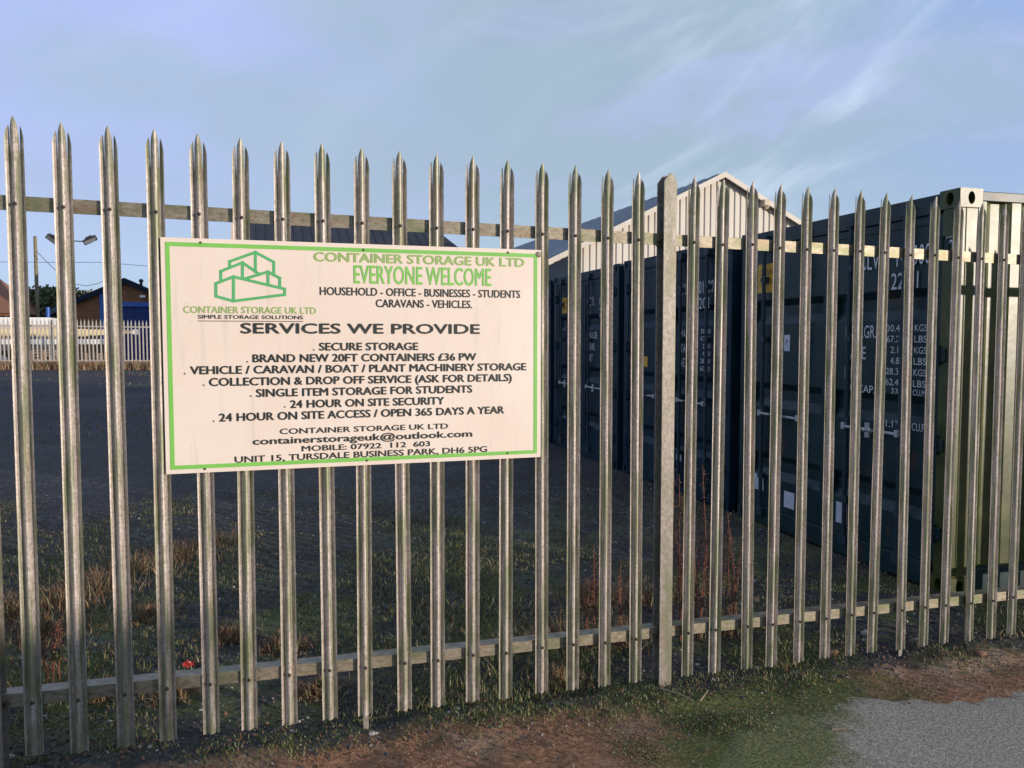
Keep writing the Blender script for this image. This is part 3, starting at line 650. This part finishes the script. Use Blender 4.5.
# ------------------------------------------------------------------ warehouse with the cream gable
YW = 28.0; rx, rz = 20.14, 8.74; half = 8.6; ez = rz-half*.492
wh = thing('warehouse', 'cream clad warehouse gable with grey roof rising behind the containers', 'warehouse', (rx, YW, 0))
mb = MB()
prof = []; x = -half
pit = .30
def rk(x): return rz-abs(x)*.492-.02
pts = []
while x < half:
    pts += [(x,0),(x+.17,0),(x+.20,.05),(x+.27,.05)]; x += pit
V = []; F = []
for (u, y) in pts: V += [(u,y,0),(u,y,rk(u))]
F = [(2*i,2*i+2,2*i+3,2*i+1) for i in range(len(pts)-1)]
mb.add(V, F); mb.build('gable_wall', M['clad'], wh)
mb = MB()
mb.box(-half+.05,-half+.12,.06,32,0,ez-.05); mb.box(half-.12,half-.05,.06,32,0,ez-.05); mb.box(-half,half,32,32.1,0,ez-.05); mb.build('wall', M['clad'], wh)
for s in (-1, 1):
    mb = MB(); V = []; F = []; y = -.25; n = 0
    prof = []
    while y < 32.3: prof += [(y,0),(y+.5,0),(y+.58,.07),(y+.92,.07)]; y += 1.0
    for (yy, h) in prof: V += [(s*.02,yy,rz+.03+h),(s*(half+.35),yy,rz+.03+h-(half+.35)*.492)]
    F = [(2*i,2*i+2,2*i+3,2*i+1) for i in range(len(prof)-1)]
    mb.add(V, F); mb.build('roof', M['roof'], wh)
    mb = MB(); mb.add([(0,-.30,rz+.08),(0,-.30,rz-.15),(s*(half+.4),-.30,rz-.15-(half+.4)*.492),(s*(half+.4),-.30,rz+.08-(half+.4)*.492),
                      (0,-.22,rz+.08),(0,-.22,rz-.15),(s*(half+.4),-.22,rz-.15-(half+.4)*.492),(s*(half+.4),-.22,rz+.08-(half+.4)*.492)],
                     [(0,1,2,3),(7,6,5,4),(0,3,7,4),(1,5,6,2),(2,6,7,3),(0,4,5,1)]); mb.build('verge', M['clad'], wh)
xe = at(572, 262, YW).x-rx; mb = MB(); mb.prism([(-half,0),(xe,0),(xe,rz-.24+xe*.492),(-half,rz-.24-half*.492)], 'y', -.12, -.03); mb.build('side_panel', M['navy'], wh)
mb = MB(); mb.bevbox(-.16,.16,-.42,-.02,-.14,.14,.03); mb.tube([(0,-.3,-.1),(0,-.42,-.22)], .1, 8); p = at(762, 204, YW); mb.build('wall_lamp', M['trim'], wh, (p.x-rx, 0, p.z))

# ------------------------------------------------------------------ far palisade fence
YF = 40.0; ff = thing('palisade_fence', 'low looking pale steel palisade fence across the far left end of the yard', 'fence', (-7, YF, 0))
mb = MB()
mb.strip([(-.034,-.012),(-.02,.002),(-.009,-.01),(0,-.018),(.009,-.01),(.02,.002),(.034,-.012)], 'z', 0, 2.2)
mb.add([(-.034,-.012,2.2),(0,-.018,2.38),(.034,-.012,2.2),(0,.0,2.2)], [(0,1,3),(1,2,3),(0,2,1)])
fpm = mb.mesh('pale', M['far_pale'])
nf = 78
for i in range(nf):
    x = -14.5+i*.172; o = link('pale', fpm, ff, (x+7, 0, gz(x)+.05)); o.rotation_euler = (0, random.uniform(-.006,.006), random.uniform(-.1,.1))
for z in (.42, 2.08):
    mb = MB(); a, b_ = -14.6, -14.5+nf*.172; za, zb = gz(a)+z, gz(b_)+z
    mb.add([(a+7,.004,za-.03),(b_+7,.004,zb-.03),(b_+7,.05,zb-.03),(a+7,.05,za-.03),(a+7,.004,za+.03),(b_+7,.004,zb+.03),(b_+7,.05,zb+.03),(a+7,.05,za+.03)], [(3,2,1,0),(4,5,6,7),(0,1,5,4),(1,2,6,5),(2,3,7,6),(3,0,4,7)])
    mb.build('rail', M['far_pale'], ff)
for i in range(5):
    x = -14.4+i*2.75; mb = MB(); mb.box(x+7-.05,x+7+.05,.055,.15,gz(x)-.1,gz(x)+2.35); mb.build('post', M['far_pale'], ff)

# ------------------------------------------------------------------ brick workshop with blue door (far left)
YB = 55.0
pk = at(125, 278, YB); lf = at(52, 309, YB); hwid = pk.x-lf.x; slope = (pk.z-lf.z)/hwid
ws = thing('workshop', 'brown brick workshop with blue roof edge and large blue roller door at far left', 'building', (pk.x, YB, 0))
g0 = .1
mb = MB(); mb.prism([(-hwid+.25,g0-.3),(hwid-.25,g0-.3),(hwid-.25,lf.z-.05),(0,pk.z-.12),(-hwid+.25,lf.z-.05)], 'y', 0, 14); mb.build('wall', M['brick'], ws)
for s in (-1,1):
    mb = MB(); e = hwid+.15
    q = [(0,pk.z),(s*e,pk.z-e*slope),(s*e,pk.z-e*slope-.34),(0,pk.z-.34)]
    V = [(x,-.35,z) for x,z in q]+[(x,14.2,z) for x,z in q]
    mb.add(V, [(0,1,2,3),(7,6,5,4),(0,4,5,1),(1,5,6,2),(2,6,7,3)]); mb.build('roof', M['navy'], ws)
d0 = at(100, 300, YB).x-pk.x; d1 = at(166, 300, YB).x-pk.x; dt = at(130, 302, YB).z
mb = MB(); mb.box(d0,d0+.42,-.16,-.003,g0-.2,at(103,290,YB).z); mb.box(d1-.42,d1,-.16,-.003,g0-.2,dt); mb.box(d0+.42,d1-.42,-.16,-.003,dt-.3,dt); fr = mb.build('door_frame', M['blue_bright'], ws)
mb = MB(); zz = g0-.2; prof = []
while zz < dt-.32: prof += [(-.05,zz),(-.10,zz+.06),(-.05,zz+.12)]; zz += .125
mb.strip([(y,z) for y,z in prof], 'x', d0+.42, d1-.42); mb.build('roller_door', M['blue'], ws)
p = at(143, 296.5, YB); mb = MB(); mb.bevbox(-.17,.17,-.2,-.01,-.09,.09,.02); mb.build('bulkhead_light', M['white'], ws, (p.x-pk.x,0,p.z))
p = at(49.5, 318, YB); mb = MB(); mb.tube([(p.x-pk.x,-.35,0),(p.x-pk.x,-.35,lf.z+.1)], .12, 8); mb.build('downpipe', M['blue_bright'], ws)
p = at(139, 283, YB); mb = MB(); mb.tube([(0,1,-.4),(0,1,.12)], .09, 8); mb.tube([(0,1,.12),(0,1,.26),(0,1,.34)], [.13,.15,.05], 8); mb.tube([(-.1,1,.0),(-.26,1,-.3)], .04, 6); mb.build('chimney_cowl', M['black'], ws, (p.x-pk.x,0,p.z))
# red-brown house at the frame's left edge
hp = at(-6, 286, 58); hs = thing('brick_house', 'red brown brick house with tiled roof cut by the left edge beyond the far fence', 'house', (hp.x, 58, 0))
mb = MB(); mb.box(-4,1.0,0,8,-.3,3.3); mb.build('wall', M['brick'], hs)
mb = MB(); q = [(-4.2,3.2),(1.25,3.2),(0.3,4.6),(-.6,hp.z+.1),(-4.2,hp.z+.1)]
mb.add([(-4.3,-.3,3.25),(1.3,-.3,3.25),(1.3,8.3,3.25),(-4.3,8.3,3.25),(-4.3,4,hp.z+.9),(-.9,4,hp.z+.9)], [(0,1,5,4),(1,2,5),(2,3,4,5),(0,4,3),(3,2,1,0)]); mb.build('roof', mat('red clay tiles', [(.16,.07,.04),(.25,.11,.06)], 3, .8, 0, stretch=(3,1,6)), hs)

# ------------------------------------------------------------------ dark roofed unit behind the sign
YD = 45.0
a = at(236, 222, YD); b_ = at(447, 234, YD); ridge = 8.55
du = thing('industrial_unit', 'dark navy roofed industrial unit with tan end wall showing just above the sign', 'building', (a.x, YD, 0))
Wd = b_.x-a.x+1.6
mb = MB(); mb.box(0,Wd-.1,.3,10,-.3,6.4); mb.build('wall', M['navy'], du)
mb = MB(); V = []; F = []; x = 0.
zt = ridge; mb.add([(0,-.2,6.3),(Wd+.2,-.2,6.3),(Wd-1.25,5,zt+.3),(0,5,zt+.3),(Wd+.2,10.3,6.3),(0,10.3,6.3)], [(0,1,2,3),(1,4,2),(4,5,3,2),(0,3,5)])
k = .55
while k < Wd-1.6:
    mb.add([(k,-.22,6.36),(k+.07,-.22,6.36),(k+.07,4.9,zt+.32),(k,4.9,zt+.32)], [(0,1,2,3)], 0); k += .55
mb.build('roof', M['roof_dark'], du)
mb = MB(); mb.prism([(-.52,-.3),(-.02,-.3),(-.02,8.9),(-.22,8.9)], 'y', -.3, 1.2); mb.build('end_wall', M['trim'], du)

# ------------------------------------------------------------------ things beyond the far fence
def cylinder_wheel(mb, x, y, z, r, w): mb.tube([(x,y,z),(x,y+w,z)], r, 16)
# white site cabin
p0, p1 = at(-30, 317, 47), at(48, 317, 47)
cb = thing('site_cabin', 'low white topped beige site cabin at left behind the far fence', 'cabin', (p0.x, 47, 0)); Wc = p1.x-p0.x
mb = MB(); mb.bevbox(0,Wc,0,2.4,.2,p0.z-.42,.03); mb.build('body', M['beige'], cb)
mb = MB(); mb.bevbox(-.08,Wc+.08,-.1,2.5,p0.z-.42,p0.z,.04); mb.build('roof', M['white'], cb)
mb = MB(); mb.box(Wc-1.5,Wc-.6,-.03,-.004,1.2,2.0); mb.build('window', M['lens'], cb)
# flatbed trailer with a white side beam, on it a cream boom
q0, q1 = at(-30, 342, 44), at(107, 342, 44); zt = q0.z
tr = thing('flatbed_trailer', 'flatbed trailer with long white side beam parked behind the far fence', 'trailer', (q0.x, 44, 0)); Wt = q1.x-q0.x
mb = MB(); mb.bevbox(0,Wt,0,.12,zt-.13,zt+.14,.02); mb.bevbox(0,Wt,2.2,2.32,zt-.13,zt+.14,.02); mb.build('side_beam', M['white'], tr)
mb = MB(); mb.box(0,Wt,.13,2.19,zt+.02,zt+.1); mb.build('deck', M['timber'], tr)
for x in (1.4, 2.5, Wt-2.1):
    for y in (.2, 1.85):
        mb = MB(); cylinder_wheel(mb, x, y, .5, .45, .25); w = mb.build('wheel', M['tyre'], tr); m2 = MB(); cylinder_wheel(m2, x, y-.02, .5, .2, .02); m2.build('hub', M['white'], w)
mb = MB()
for x in (.6, Wt-.5): mb.box(x-.06,x+.06,.3,.42,.05,zt); mb.box(x-.06,x+.06,1.8,1.92,.05,zt)
mb.build('support_leg', M['black'], tr)
b0, b1 = at(-30, 332.5, 44.6), at(139, 332, 44.6); zb = b0.z; Lb = b1.x-b0.x
bo = thing('crane_boom', 'long cream boom with tapered end lying on the flatbed trailer', 'boom', (b0.x, 44.6, zb))
mb = MB(); mb.bevbox(0,Lb-2.6,0,.4,-.2,.2,.02); mb.prism([(Lb-2.6,-.18),(Lb-.4,-.02),(Lb-.4,.16),(Lb-2.6,.18)], 'y', .04, .36); mb.build('beam', M['cream'], bo)
mb = MB(); mb.prism([(Lb-.4,-.05),(Lb,-.12),(Lb-.1,.2),(Lb-.4,.17)], 'y', .08, .32); mb.build('tip', M['white'], bo)
mb = MB()
for x in (1.5, Lb-4): mb.box(x-.1,x+.1,.05,.35,-zb+zt+.1,-.2)
mb.build('bearer', M['timber'], bo)
def pallet_stack(px, Y, n, label):
    p = at(px, 350, Y); t = thing('pallet_stack', label, 'pallets', (p.x, Y, gz(p.x)), random.uniform(-.1,.1), 'timber pallet stacks behind the far fence')
    for k in range(n):
        mb = MB(); z = k*.145
        for q in range(6): mb.box(-.6,.6,-.5+q*.19,-.5+q*.19+.11,z+.11,z+.13)
        for q in (-.6,-.05,.5): mb.box(q,q+.1,-.5,.56,z+.02,z+.11)
        for q in (-.5,0,.46): mb.box(-.6,.6,q,q+.1,z,z+.02)
        mb.build('pallet', M['timber'], t)
pallet_stack(30, 42.2, 5, 'weathered timber pallet stack under the trailer near its left end')
pallet_stack(48, 42.4, 6, 'taller timber pallet stack behind the far fence below the tree')
pallet_stack(66, 42.2, 4, 'low timber pallet stack in front of the trailer left of the workshop door')
pallet_stack(88, 42.6, 5, 'timber pallet stack nearest the blue door frame')

# telegraph pole, wires, floodlights
pt, pb = at(35, 237, 62), at(35.5, 330, 62)
tp = thing('telegraph_pole', 'slim wooden telegraph pole rising above the green tree at far left', 'pole', (pt.x, 62, 0))
mb = MB(); mb.tube([(0,0,-.3),(0,0,pt.z)], [.15,.11], 10); mb.build('shaft', M['wood_pole'], tp)
mb = MB(); mb.tube([(0,0,pt.z),(0,0,pt.z+.06)], [.13,.05], 10); mb.build('cap', M['black'], tp)
mb = MB()
for k in range(9): mb.box(-.16 if k%2 else .06, -.06 if k%2 else .16, -.02,.02, 3.2+k*.5, 3.24+k*.5)
mb.build('step', M['black'], tp)
def wire(pts, Y, r, label):
    q = [at(x, y, Y) for x, y in pts]; mb = MB(); mb.tube(q, r, 5); return tag(mb.build('overhead_wire', M['black']), label, 'wire', 'overhead wires')
wire([(-120,260),(0,262),(60,262.3),(100,262.3),(160,267),(260,282)], 60, .016, 'thin level overhead wire crossing the sky behind the left pales')
wire([(36.3,251),(48,263),(58,272.5),(75,284),(86,286),(98,283.5),(106,280),(118,272)], 61.5, .02, 'sagging overhead wire running from the pole top down to the workshop roof')
fp = at(66, 245, 38)
fl = thing('floodlight_mast', 'slim mast with two black floodlights above the far fence', 'floodlight', (fp.x, 38, gz(fp.x)))
z0 = fp.z+.25-gz(fp.x)
mb = MB(); mb.tube([(0,0,-.2),(0,0,z0)], [.06,.045], 10); mb.build('mast', M['black'], fl)
mb = MB(); mb.tube([(-.52,0,z0-.03),(.9,0,z0-.07)], .025, 8); mb.build('crossarm', M['black'], fl)
def head(cx, cz, ang):
    mb = MB(); T = Matrix.Translation((cx,0,cz))@Matrix.Rotation(ang, 4, 'Y')@Matrix.Rotation(R(25), 4, 'X')
    mb.box(-.30,.30,-.14,.12,-.10,.10, 0, T); mb.prism([(-.2,.1),(.2,.1),(.12,.17),(-.12,.17)], 'y', -.1, .1); n = len(mb.v)
    for i in range(n-8, n): mb.v[i] = tuple(T@Vector(mb.v[i]))
    mb.tube([(cx-(.2 if cx > 0 else -.2),0,cz-.02),(cx,0,cz-.16)], .03, 6); h = mb.build('lamp_head', M['black'], fl)
    m2 = MB(); m2.box(-.26,.26,-.155,-.143,-.075,.075, 0, T); m2.build('lens', M['lens'], h)
l_, r_ = at(53.5, 239.5, 38), at(90, 240, 38)
head(l_.x-fp.x, l_.z-gz(fp.x), R(38)); head(r_.x-fp.x, r_.z-gz(fp.x), R(-28))

# trees
def tree(px, py_top, Y, rad, label, mats, seed, ht=None):
    rr = random.Random(seed); p = at(px, py_top, Y); h = p.z
    t = thing('tree', label, 'tree', (p.x, Y, 0), 0, 'trees beyond the far fence')
    mb = MB(); mb.tube([(0,0,-.2),(.1,0,h*.35),(0,.1,h*.7)], [.22,.16,.06], 8)
    for k in range(9):
        a = rr.uniform(0,6.28); z = h*rr.uniform(.3,.6); l = rad*rr.uniform(.5,.9)
        mb.tube([(0,0,z),(math.cos(a)*l*.5,math.sin(a)*l*.5,z+l*.35),(math.cos(a)*l,math.sin(a)*l,z+l*.6)], [.07,.05,.02], 5)
    mb.build('trunk', M['bark'], t)
    cl = [(rr.uniform(-1,1)*rad*.75, rr.uniform(-1,1)*rad*.75, h*rr.uniform(.38,.9), rad*rr.uniform(.25,.45)) for _ in range(26)]
    mb = MB()
    for (cx, cyy, cz, cr) in cl:
        w = rr.choice([0,0,1])
        for _ in range(130):
            d = Vector((rr.gauss(0,1), rr.gauss(0,1), rr.gauss(0,1))).normalized()*cr*rr.uniform(.5,1.05); c = Vector((cx,cyy,min(cz,h-cr*.9)))+d
            if c.z > h: continue
            a = Vector((rr.gauss(0,1), rr.gauss(0,1), rr.gauss(0,1))).normalized(); b2 = a.orthogonal().normalized(); c3_ = a.cross(b2); s = rr.uniform(.10,.2)
            mb.add([c-b2*s, c+c3_*s*.6, c+b2*s, c-c3_*s*.6], [(0,1,2,3)], w)
    mb.build('crown', mats, t, recalc=False)
tree(42, 285, 66, 2.4, 'dense green tree beside the telegraph pole at far left', [M['leaf1'], M['leaf2']], 3)
tree(58, 287, 69, 2.0, 'darker green tree partly hidden by the second pale at far left', [M['leaf1'], M['leaf1']], 9)
tree(84, 289.5, 80, 2.6, 'olive autumn tree top showing over the workshop roof', [M['leaf2'], M['leaf3']], 5)
tree(18, 289, 72, 2.2, 'orange brown autumn tree between house and green tree', [M['leaf3'], M['leaf2']], 6)
tree(-25, 280, 75, 3.0, 'broad olive autumn tree beyond the left edge of the house', [M['leaf2'], M['leaf1']], 8)

# ------------------------------------------------------------------ grass, weeds, stones, litter
def blades(name, n, sampler, hmin, hmax, w, lean, mats, probs):
    V = []; F = []; MI = []
    for _ in range(n):
        s = sampler()
        if s is None: continue
        x, y, k = s; z = G(x, y)-.004; h = random.uniform(hmin, hmax)*k; a = random.uniform(0, 6.283); l = random.uniform(.1, lean)*h; b = random.uniform(0, 6.283)
        ca, sa = math.cos(a)*w*.5, math.sin(a)*w*.5; dx, dy = math.cos(b)*l, math.sin(b)*l; o = len(V); hz = math.sqrt(max(h*h-l*l*.7, h*h*.15))
        V += [(x-ca,y-sa,z),(x+ca,y+sa,z),(x+ca*.8+dx*.35,y+sa*.8+dy*.35,z+hz*.6),(x-ca*.8+dx*.35,y-sa*.8+dy*.35,z+hz*.6),(x+dx,y+dy,z+hz)]
        F += [(o,o+1,o+2,o+3),(o+3,o+2,o+4)]; q = random.choices(range(len(mats)), probs)[0]; MI += [q,q]
    me = bpy.data.meshes.new(name); me.from_pydata(V, [], F)
    for m in mats: me.materials.append(m)
    me.polygons.foreach_set('material_index', MI); me.update()
    return link(name, me)
def field(x0, x1, y0, y1, s, th, fx=None):
    def f():
        x = random.uniform(x0, x1); y = y0+(y1-y0)*random.random()**1.3
        d = mn.noise(Vector((x*s, y*s, 5.5)))+.5*mn.noise(Vector((x*s*3, y*s*3, 1.5)))
        if fx: d += fx(x, y)
        return (x, y, .55+min(1, max(0, d-th))*1.1) if d > th else None
    return f
gl = blades('grass', 120000, field(-3, 5.2, .06, 5.5, 1.3, -.16, lambda x,y: (.30 if x < 2.4 else -.15)-.13*max(0,y-1.6)+.35*mn.noise(Vector((x*.6,y*.6,9.)))), .012, .05, .005, 1.1, [M['g1'],M['g2'],M['g3'],M['g4']], [.48,.32,.14,.06])
gf = blades('grass', 9000, field(-14, 4, 5, 36, .35, .12), .05, .14, .02, 1.0, [M['g2'],M['g1'],M['g4']], [.4,.3,.3]); tag(gf, 'sparse tufts of dull grass out on the dark far yard', 'grass', kind='stuff')
tag(gl, 'short patchy grass growing in the yard behind the fence', 'grass', kind='stuff')
def patches(lst):
    def f():
        cx, cy, r, k = random.choice(lst); a = random.uniform(0,6.283); q = r*abs(random.gauss(0,.5)); return (cx+math.cos(a)*q*1.25, max(.09, cy+math.sin(a)*q), k*max(.35,1.2-.5*q/r))
    return f
pl = []
for (x, y, r, k) in ((10,620,.35,1.),(60,610,.4,1.1),(100,590,.35,1.),(45,640,.3,.9),(135,575,.3,.9),(180,560,.35,1.),(215,545,.25,.8),(150,620,.2,.7),(285,650,.15,.7),(230,640,.14,.7),(560,640,.25,1.),(590,600,.3,1.1),(620,640,.2,1.),(640,600,.25,1.),(720,625,.2,.9),(100,700,.1,.6),(170,700,.1,.6),(320,690,.12,.6),(560,680,.12,.6)):
    d = FWD+(x-512)/FPX*RIGHT-(y-384)/FPX*UP; t = (-.02-CAM.z)/d.z; q = CAM+d*t; pl.append((q.x, max(.1,q.y), r, k))
dg = blades('dry_grass', 11000, patches(pl), .05, .17, .0042, 1.25, [M['g3'],M['g4'],M['g2']], [.45,.4,.15])
tag(dg, 'tangled dry brown grass clumps in the yard close behind the fence', 'dry grass', kind='stuff')
def front():
    x = random.uniform(-.6, 4.8); y = random.gauss(-.05,.09)
    d = mn.noise(Vector((x*2.2, y*2.2, 8.5))); 
    if x > 2.35 and x < 3.6: d += .15
    if x < .35: d += .25
    return (x, y, .4+d) if d > .08 and y > -.5 else None
vg = blades('moss', 9000, front, .012, .035, .005, 1.1, [M['g1'],M['g2'],M['g4']], [.6,.3,.1]); tag(vg, 'tufts of moss and short grass along the foot of the fence', 'moss', kind='stuff')
fd = blades('dry_grass', 16000, lambda: (random.uniform(-22, 2), random.gauss(39.4,.35), 1.), .15, .5, .03, .6, [M['g3'],M['g4']], [.6,.4]); tag(fd, 'strip of dry brown grass at the foot of the far fence', 'dry grass', kind='stuff')

def verge():
    x = random.choice((random.uniform(2.15, 4.8), random.uniform(2.1,2.9))); y = -.17-abs(random.gauss(0,.16))-(max(0, 2.75-x)*.9*random.random())
    d = mn.noise(Vector((x*4, y*4, 3.5)))
    return (x, y, .5+max(0,d)) if d > .0 and not (x > 3.5 and y > -.3) else None
vg = blades('moss', 16000, verge, .006, .020, .005, 1.2, [M['g1'],M['g2'],M['g4']], [.6,.3,.1]); tag(vg, 'low moss creeping over the broken edge of the asphalt', 'moss', kind='stuff')
def stones(name, n, sampler, rmin, rmax, mats, probs):
    mb = MB(); ico = bmesh.new(); bmesh.ops.create_icosphere(ico, subdivisions=1, radius=1); iv = [v.co.copy() for v in ico.verts]; ifc = [[v.index for v in f.verts] for f in ico.faces]; ico.free()
    for _ in range(n):
        x, y = sampler(); r = rmin*(rmax/rmin)**(random.random()**2.2); q = Quaternion((random.gauss(0,1),random.gauss(0,1),random.gauss(0,1),random.gauss(0,1))).normalized(); sc_ = Vector((random.uniform(.7,1.3),random.uniform(.6,1.1),random.uniform(.4,.8)))*r
        z = G(x, y)+r*.12; k = random.choices(range(len(mats)), probs)[0]
        V = []
        for v in iv:
            u = v*(1+random.uniform(-.2,.2)); u = Vector((u.x*sc_.x,u.y*sc_.y,u.z*sc_.z)); u.rotate(Quaternion((0,0,1), random.uniform(0,.1))); u.rotate(q) if r < .012 else None; V.append((x+u.x,y+u.y,z+u.z))
        mb.add(V, ifc, k)
    return mb.build(name, mats, recalc=False)
st = stones('gravel', 5200, lambda: (random.uniform(-.8,5.2), random.gauss(.03,.10)), .003, .012, [M['stone1'],M['stone3'],M['stone2']], [.60,.36,.04]); tag(st, 'loose dark gravel and crumbs of soil along the foot of the fence', 'gravel', kind='stuff')
st = stones('gravel', 13000, lambda: (random.uniform(-1.8,5.4), random.random()**1.5*4.6+.12), .004, .015, [M['stone1'],M['stone2']], [.90,.10]); tag(st, 'dark loose gravel scattered over the yard in front of the containers', 'gravel', kind='stuff')
st = stones('soil_crumbs', 5200, lambda: (random.uniform(.1,2.5) if random.random() < .72 else random.uniform(3.5,4.8), -.08-abs(random.gauss(0,.22))), .002, .008, [M['stone3'],M['stone1'],M['stone2']], [.86,.10,.04]); tag(st, 'crumbs of red brown soil scattered in front of the fence', 'soil', kind='stuff')

st = stones('grit', 2600, lambda: (random.uniform(2.2,4.9), -.22-abs(random.gauss(0,.22))), .0015, .006, [M['stone3'],M['stone1'],M['stone2']], [.6,.25,.15]); tag(st, 'grit and crumbs spilt over the asphalt edge', 'grit', kind='stuff')
def gpt(x, y):
    d = FWD+(x-512)/FPX*RIGHT-(y-384)/FPX*UP; q = CAM+d*((-.02-CAM.z)/d.z)
    d2 = CAM+d*((G(q.x,q.y)-CAM.z)/d.z); return d2
def weed(px, py, h, n, spread, label):
    p = gpt(px, py); t = thing('dead_weed', label, 'weed', (p.x, p.y, G(p.x,p.y)-.01), 0, 'dead weeds in the yard')
    for _ in range(n):
        st_ = MB(); sd = MB()
        a = random.uniform(0,6.28); r0 = random.uniform(0,spread); x, y = math.cos(a)*r0, math.sin(a)*r0*.5; hh = h*random.uniform(.6,1); lx, ly = random.uniform(-.12,.12)*hh, random.uniform(-.12,.12)*hh
        st_.tube([(x,y,0),(x+lx*.4,y+ly*.4,hh*.5),(x+lx,y+ly,hh)], [.0035,.0028,.0015], 5)
        for _ in range(85):
            u = random.uniform(.25,1.); c = Vector((x+lx*u, y+ly*u, hh*u))+Vector((random.gauss(0,.013),random.gauss(0,.013),random.gauss(0,.01))); s = random.uniform(.003,.008); b2 = Vector((random.gauss(0,1),random.gauss(0,1),random.gauss(0,1))).normalized(); c2 = b2.orthogonal().normalized()
            sd.add([c-b2*s,c+c2*s*.6,c+b2*s,c-c2*s*.6], [(0,1,2,3)])
        so_ = st_.build('stem', M['weed'], t); sd.build('seed_head', M['weed'], so_, recalc=False)
weed(690, 640, .95, 19, .14, 'tall reddish dead weed stalks just right of the fence post')
weed(718, 632, .72, 14, .14, 'shorter reddish dead weed between the first two pales right of the post')
weed(600, 645, .6, 10, .16, 'thin dead weed stalks left of the fence post')
weed(52, 690, .34, 4, .05, 'small dark dead weed behind the lower rail at far left')
p = gpt(189, 668); mb = MB(); 
V = []
for j in range(5):
    for i in range(7): V.append(((i-3)*.009+random.uniform(-.003,.003), (j-2)*.006, .012+.007*math.sin(i*1.7+j)+j*.005+random.uniform(0,.005)))
mb.add(V, [(j*7+i,j*7+i+1,(j+1)*7+i+1,(j+1)*7+i) for j in range(4) for i in range(6)]); tag(mb.build('wrapper', M['red'], None, (p.x,p.y,G(p.x,p.y))), 'crumpled red wrapper lying on the grass behind the lower rail', 'litter')
def clump(name, px, py, r, m, label, cat, group=None):
    p = gpt(px, py); bm = bmesh.new(); bmesh.ops.create_icosphere(bm, subdivisions=2, radius=1)
    for v in bm.verts: v.co = Vector((v.co.x*r*1.2, v.co.y*r, v.co.z*r*.7))*(1+.28*mn.noise(v.co*1.7+Vector((px,py,0))))
    me = bpy.data.meshes.new(name); bm.to_mesh(me); bm.free(); me.materials.append(m); return tag(link(name, me, None, (p.x,p.y,G(p.x,p.y)+r*.35)), label, cat, group)
clump('pebble', 10, 758, .014, M['stone2'], 'pale pebble on the ground at the bottom left corner', 'stone', 'pale stones along the fence')
clump('pebble', 150, 748, .011, M['stone2'], 'small pale pebble between the third and fourth pales', 'stone', 'pale stones along the fence')
clump('stone', 372, 735, .013, M['stone2'], 'flat pale stone below the pale that stands on a peg left of centre', 'stone', 'pale stones along the fence')
clump('stone', 866, 636, .026, M['stone2'], 'greyish white stone behind the pales near the green container', 'stone', 'pale stones along the fence')
clump('stone', 833, 653, .024, M['stone3'], 'brown stone at the foot of the fence right of the post', 'stone', 'pale stones along the fence')
clump('stone', 980, 655, .026, M['stone3'], 'larger brown stone on the soil near the right edge', 'stone', 'pale stones along the fence')
def twig(pts, label):
    q = [gpt(x, y)+Vector((0,0,.008+k*.004)) for k, (x, y) in enumerate(pts)]; mb = MB(); mb.tube(q, [.004]*(len(q)-1)+[.002], 6); tag(mb.build('twig', M['twig']), label, 'twig', 'dry twigs on the ground')
twig([(700,703),(708,693)], 'short upright dry twig on the moss right of the post')
twig([(660,690),(680,697),(693,704)], 'long pale twig lying at the foot of the fence post')
twig([(832,731),(845,732),(853,734)], 'dry twig lying on the mossy asphalt')

# unseen leafy block added behind the viewer to shade the fence foot at left
hd = thing('shadow_hedge', 'unseen clipped evergreen mass added behind the viewer to shade the foot of the fence', 'shadow_hedge', (0,0,0))
hx, hy = .30+.7193*21, -.6947*21
mb = MB(); bmh_ = bmesh.new(); bmesh.ops.create_cube(bmh_, size=1); bmesh.ops.subdivide_edges(bmh_, edges=bmh_.edges[:], cuts=12, use_grid_fill=True)
T = Matrix.Translation((hx, hy, gz(10)))@Matrix.Rotation(SUN_AZ, 4, 'Z')
for v in bmh_.verts:
    q = Vector((v.co.x*5.0-2.5, v.co.y*1.1, (v.co.z+.5)*2.58)); v.co = T@(q+.10*mn.noise_vector(q*1.7))
bmh_.verts.index_update(); mb.add([v.co.copy() for v in bmh_.verts], [[v.index for v in f.verts] for f in bmh_.faces]); 
vv = [v.co.copy() for v in bmh_.verts]; bmh_.free()
mb.build('branches', M['bark'], hd)
mb = MB()
for _ in range(9000):
    c = random.choice(vv)+Vector((random.gauss(0,.12), random.gauss(0,.12), random.gauss(0,.06))); b2 = Vector((random.gauss(0,1),random.gauss(0,1),random.gauss(0,1))).normalized(); c2 = b2.orthogonal().normalized(); q = random.uniform(.03,.06)
    mb.add([c-b2*q,c+c2*q*.6,c+b2*q,c-c2*q*.6], [(0,1,2,3)], random.choice([0,0,1]))
mb.build('leaves', [M['leaf1'], M['leaf2']], hd, recalc=False)
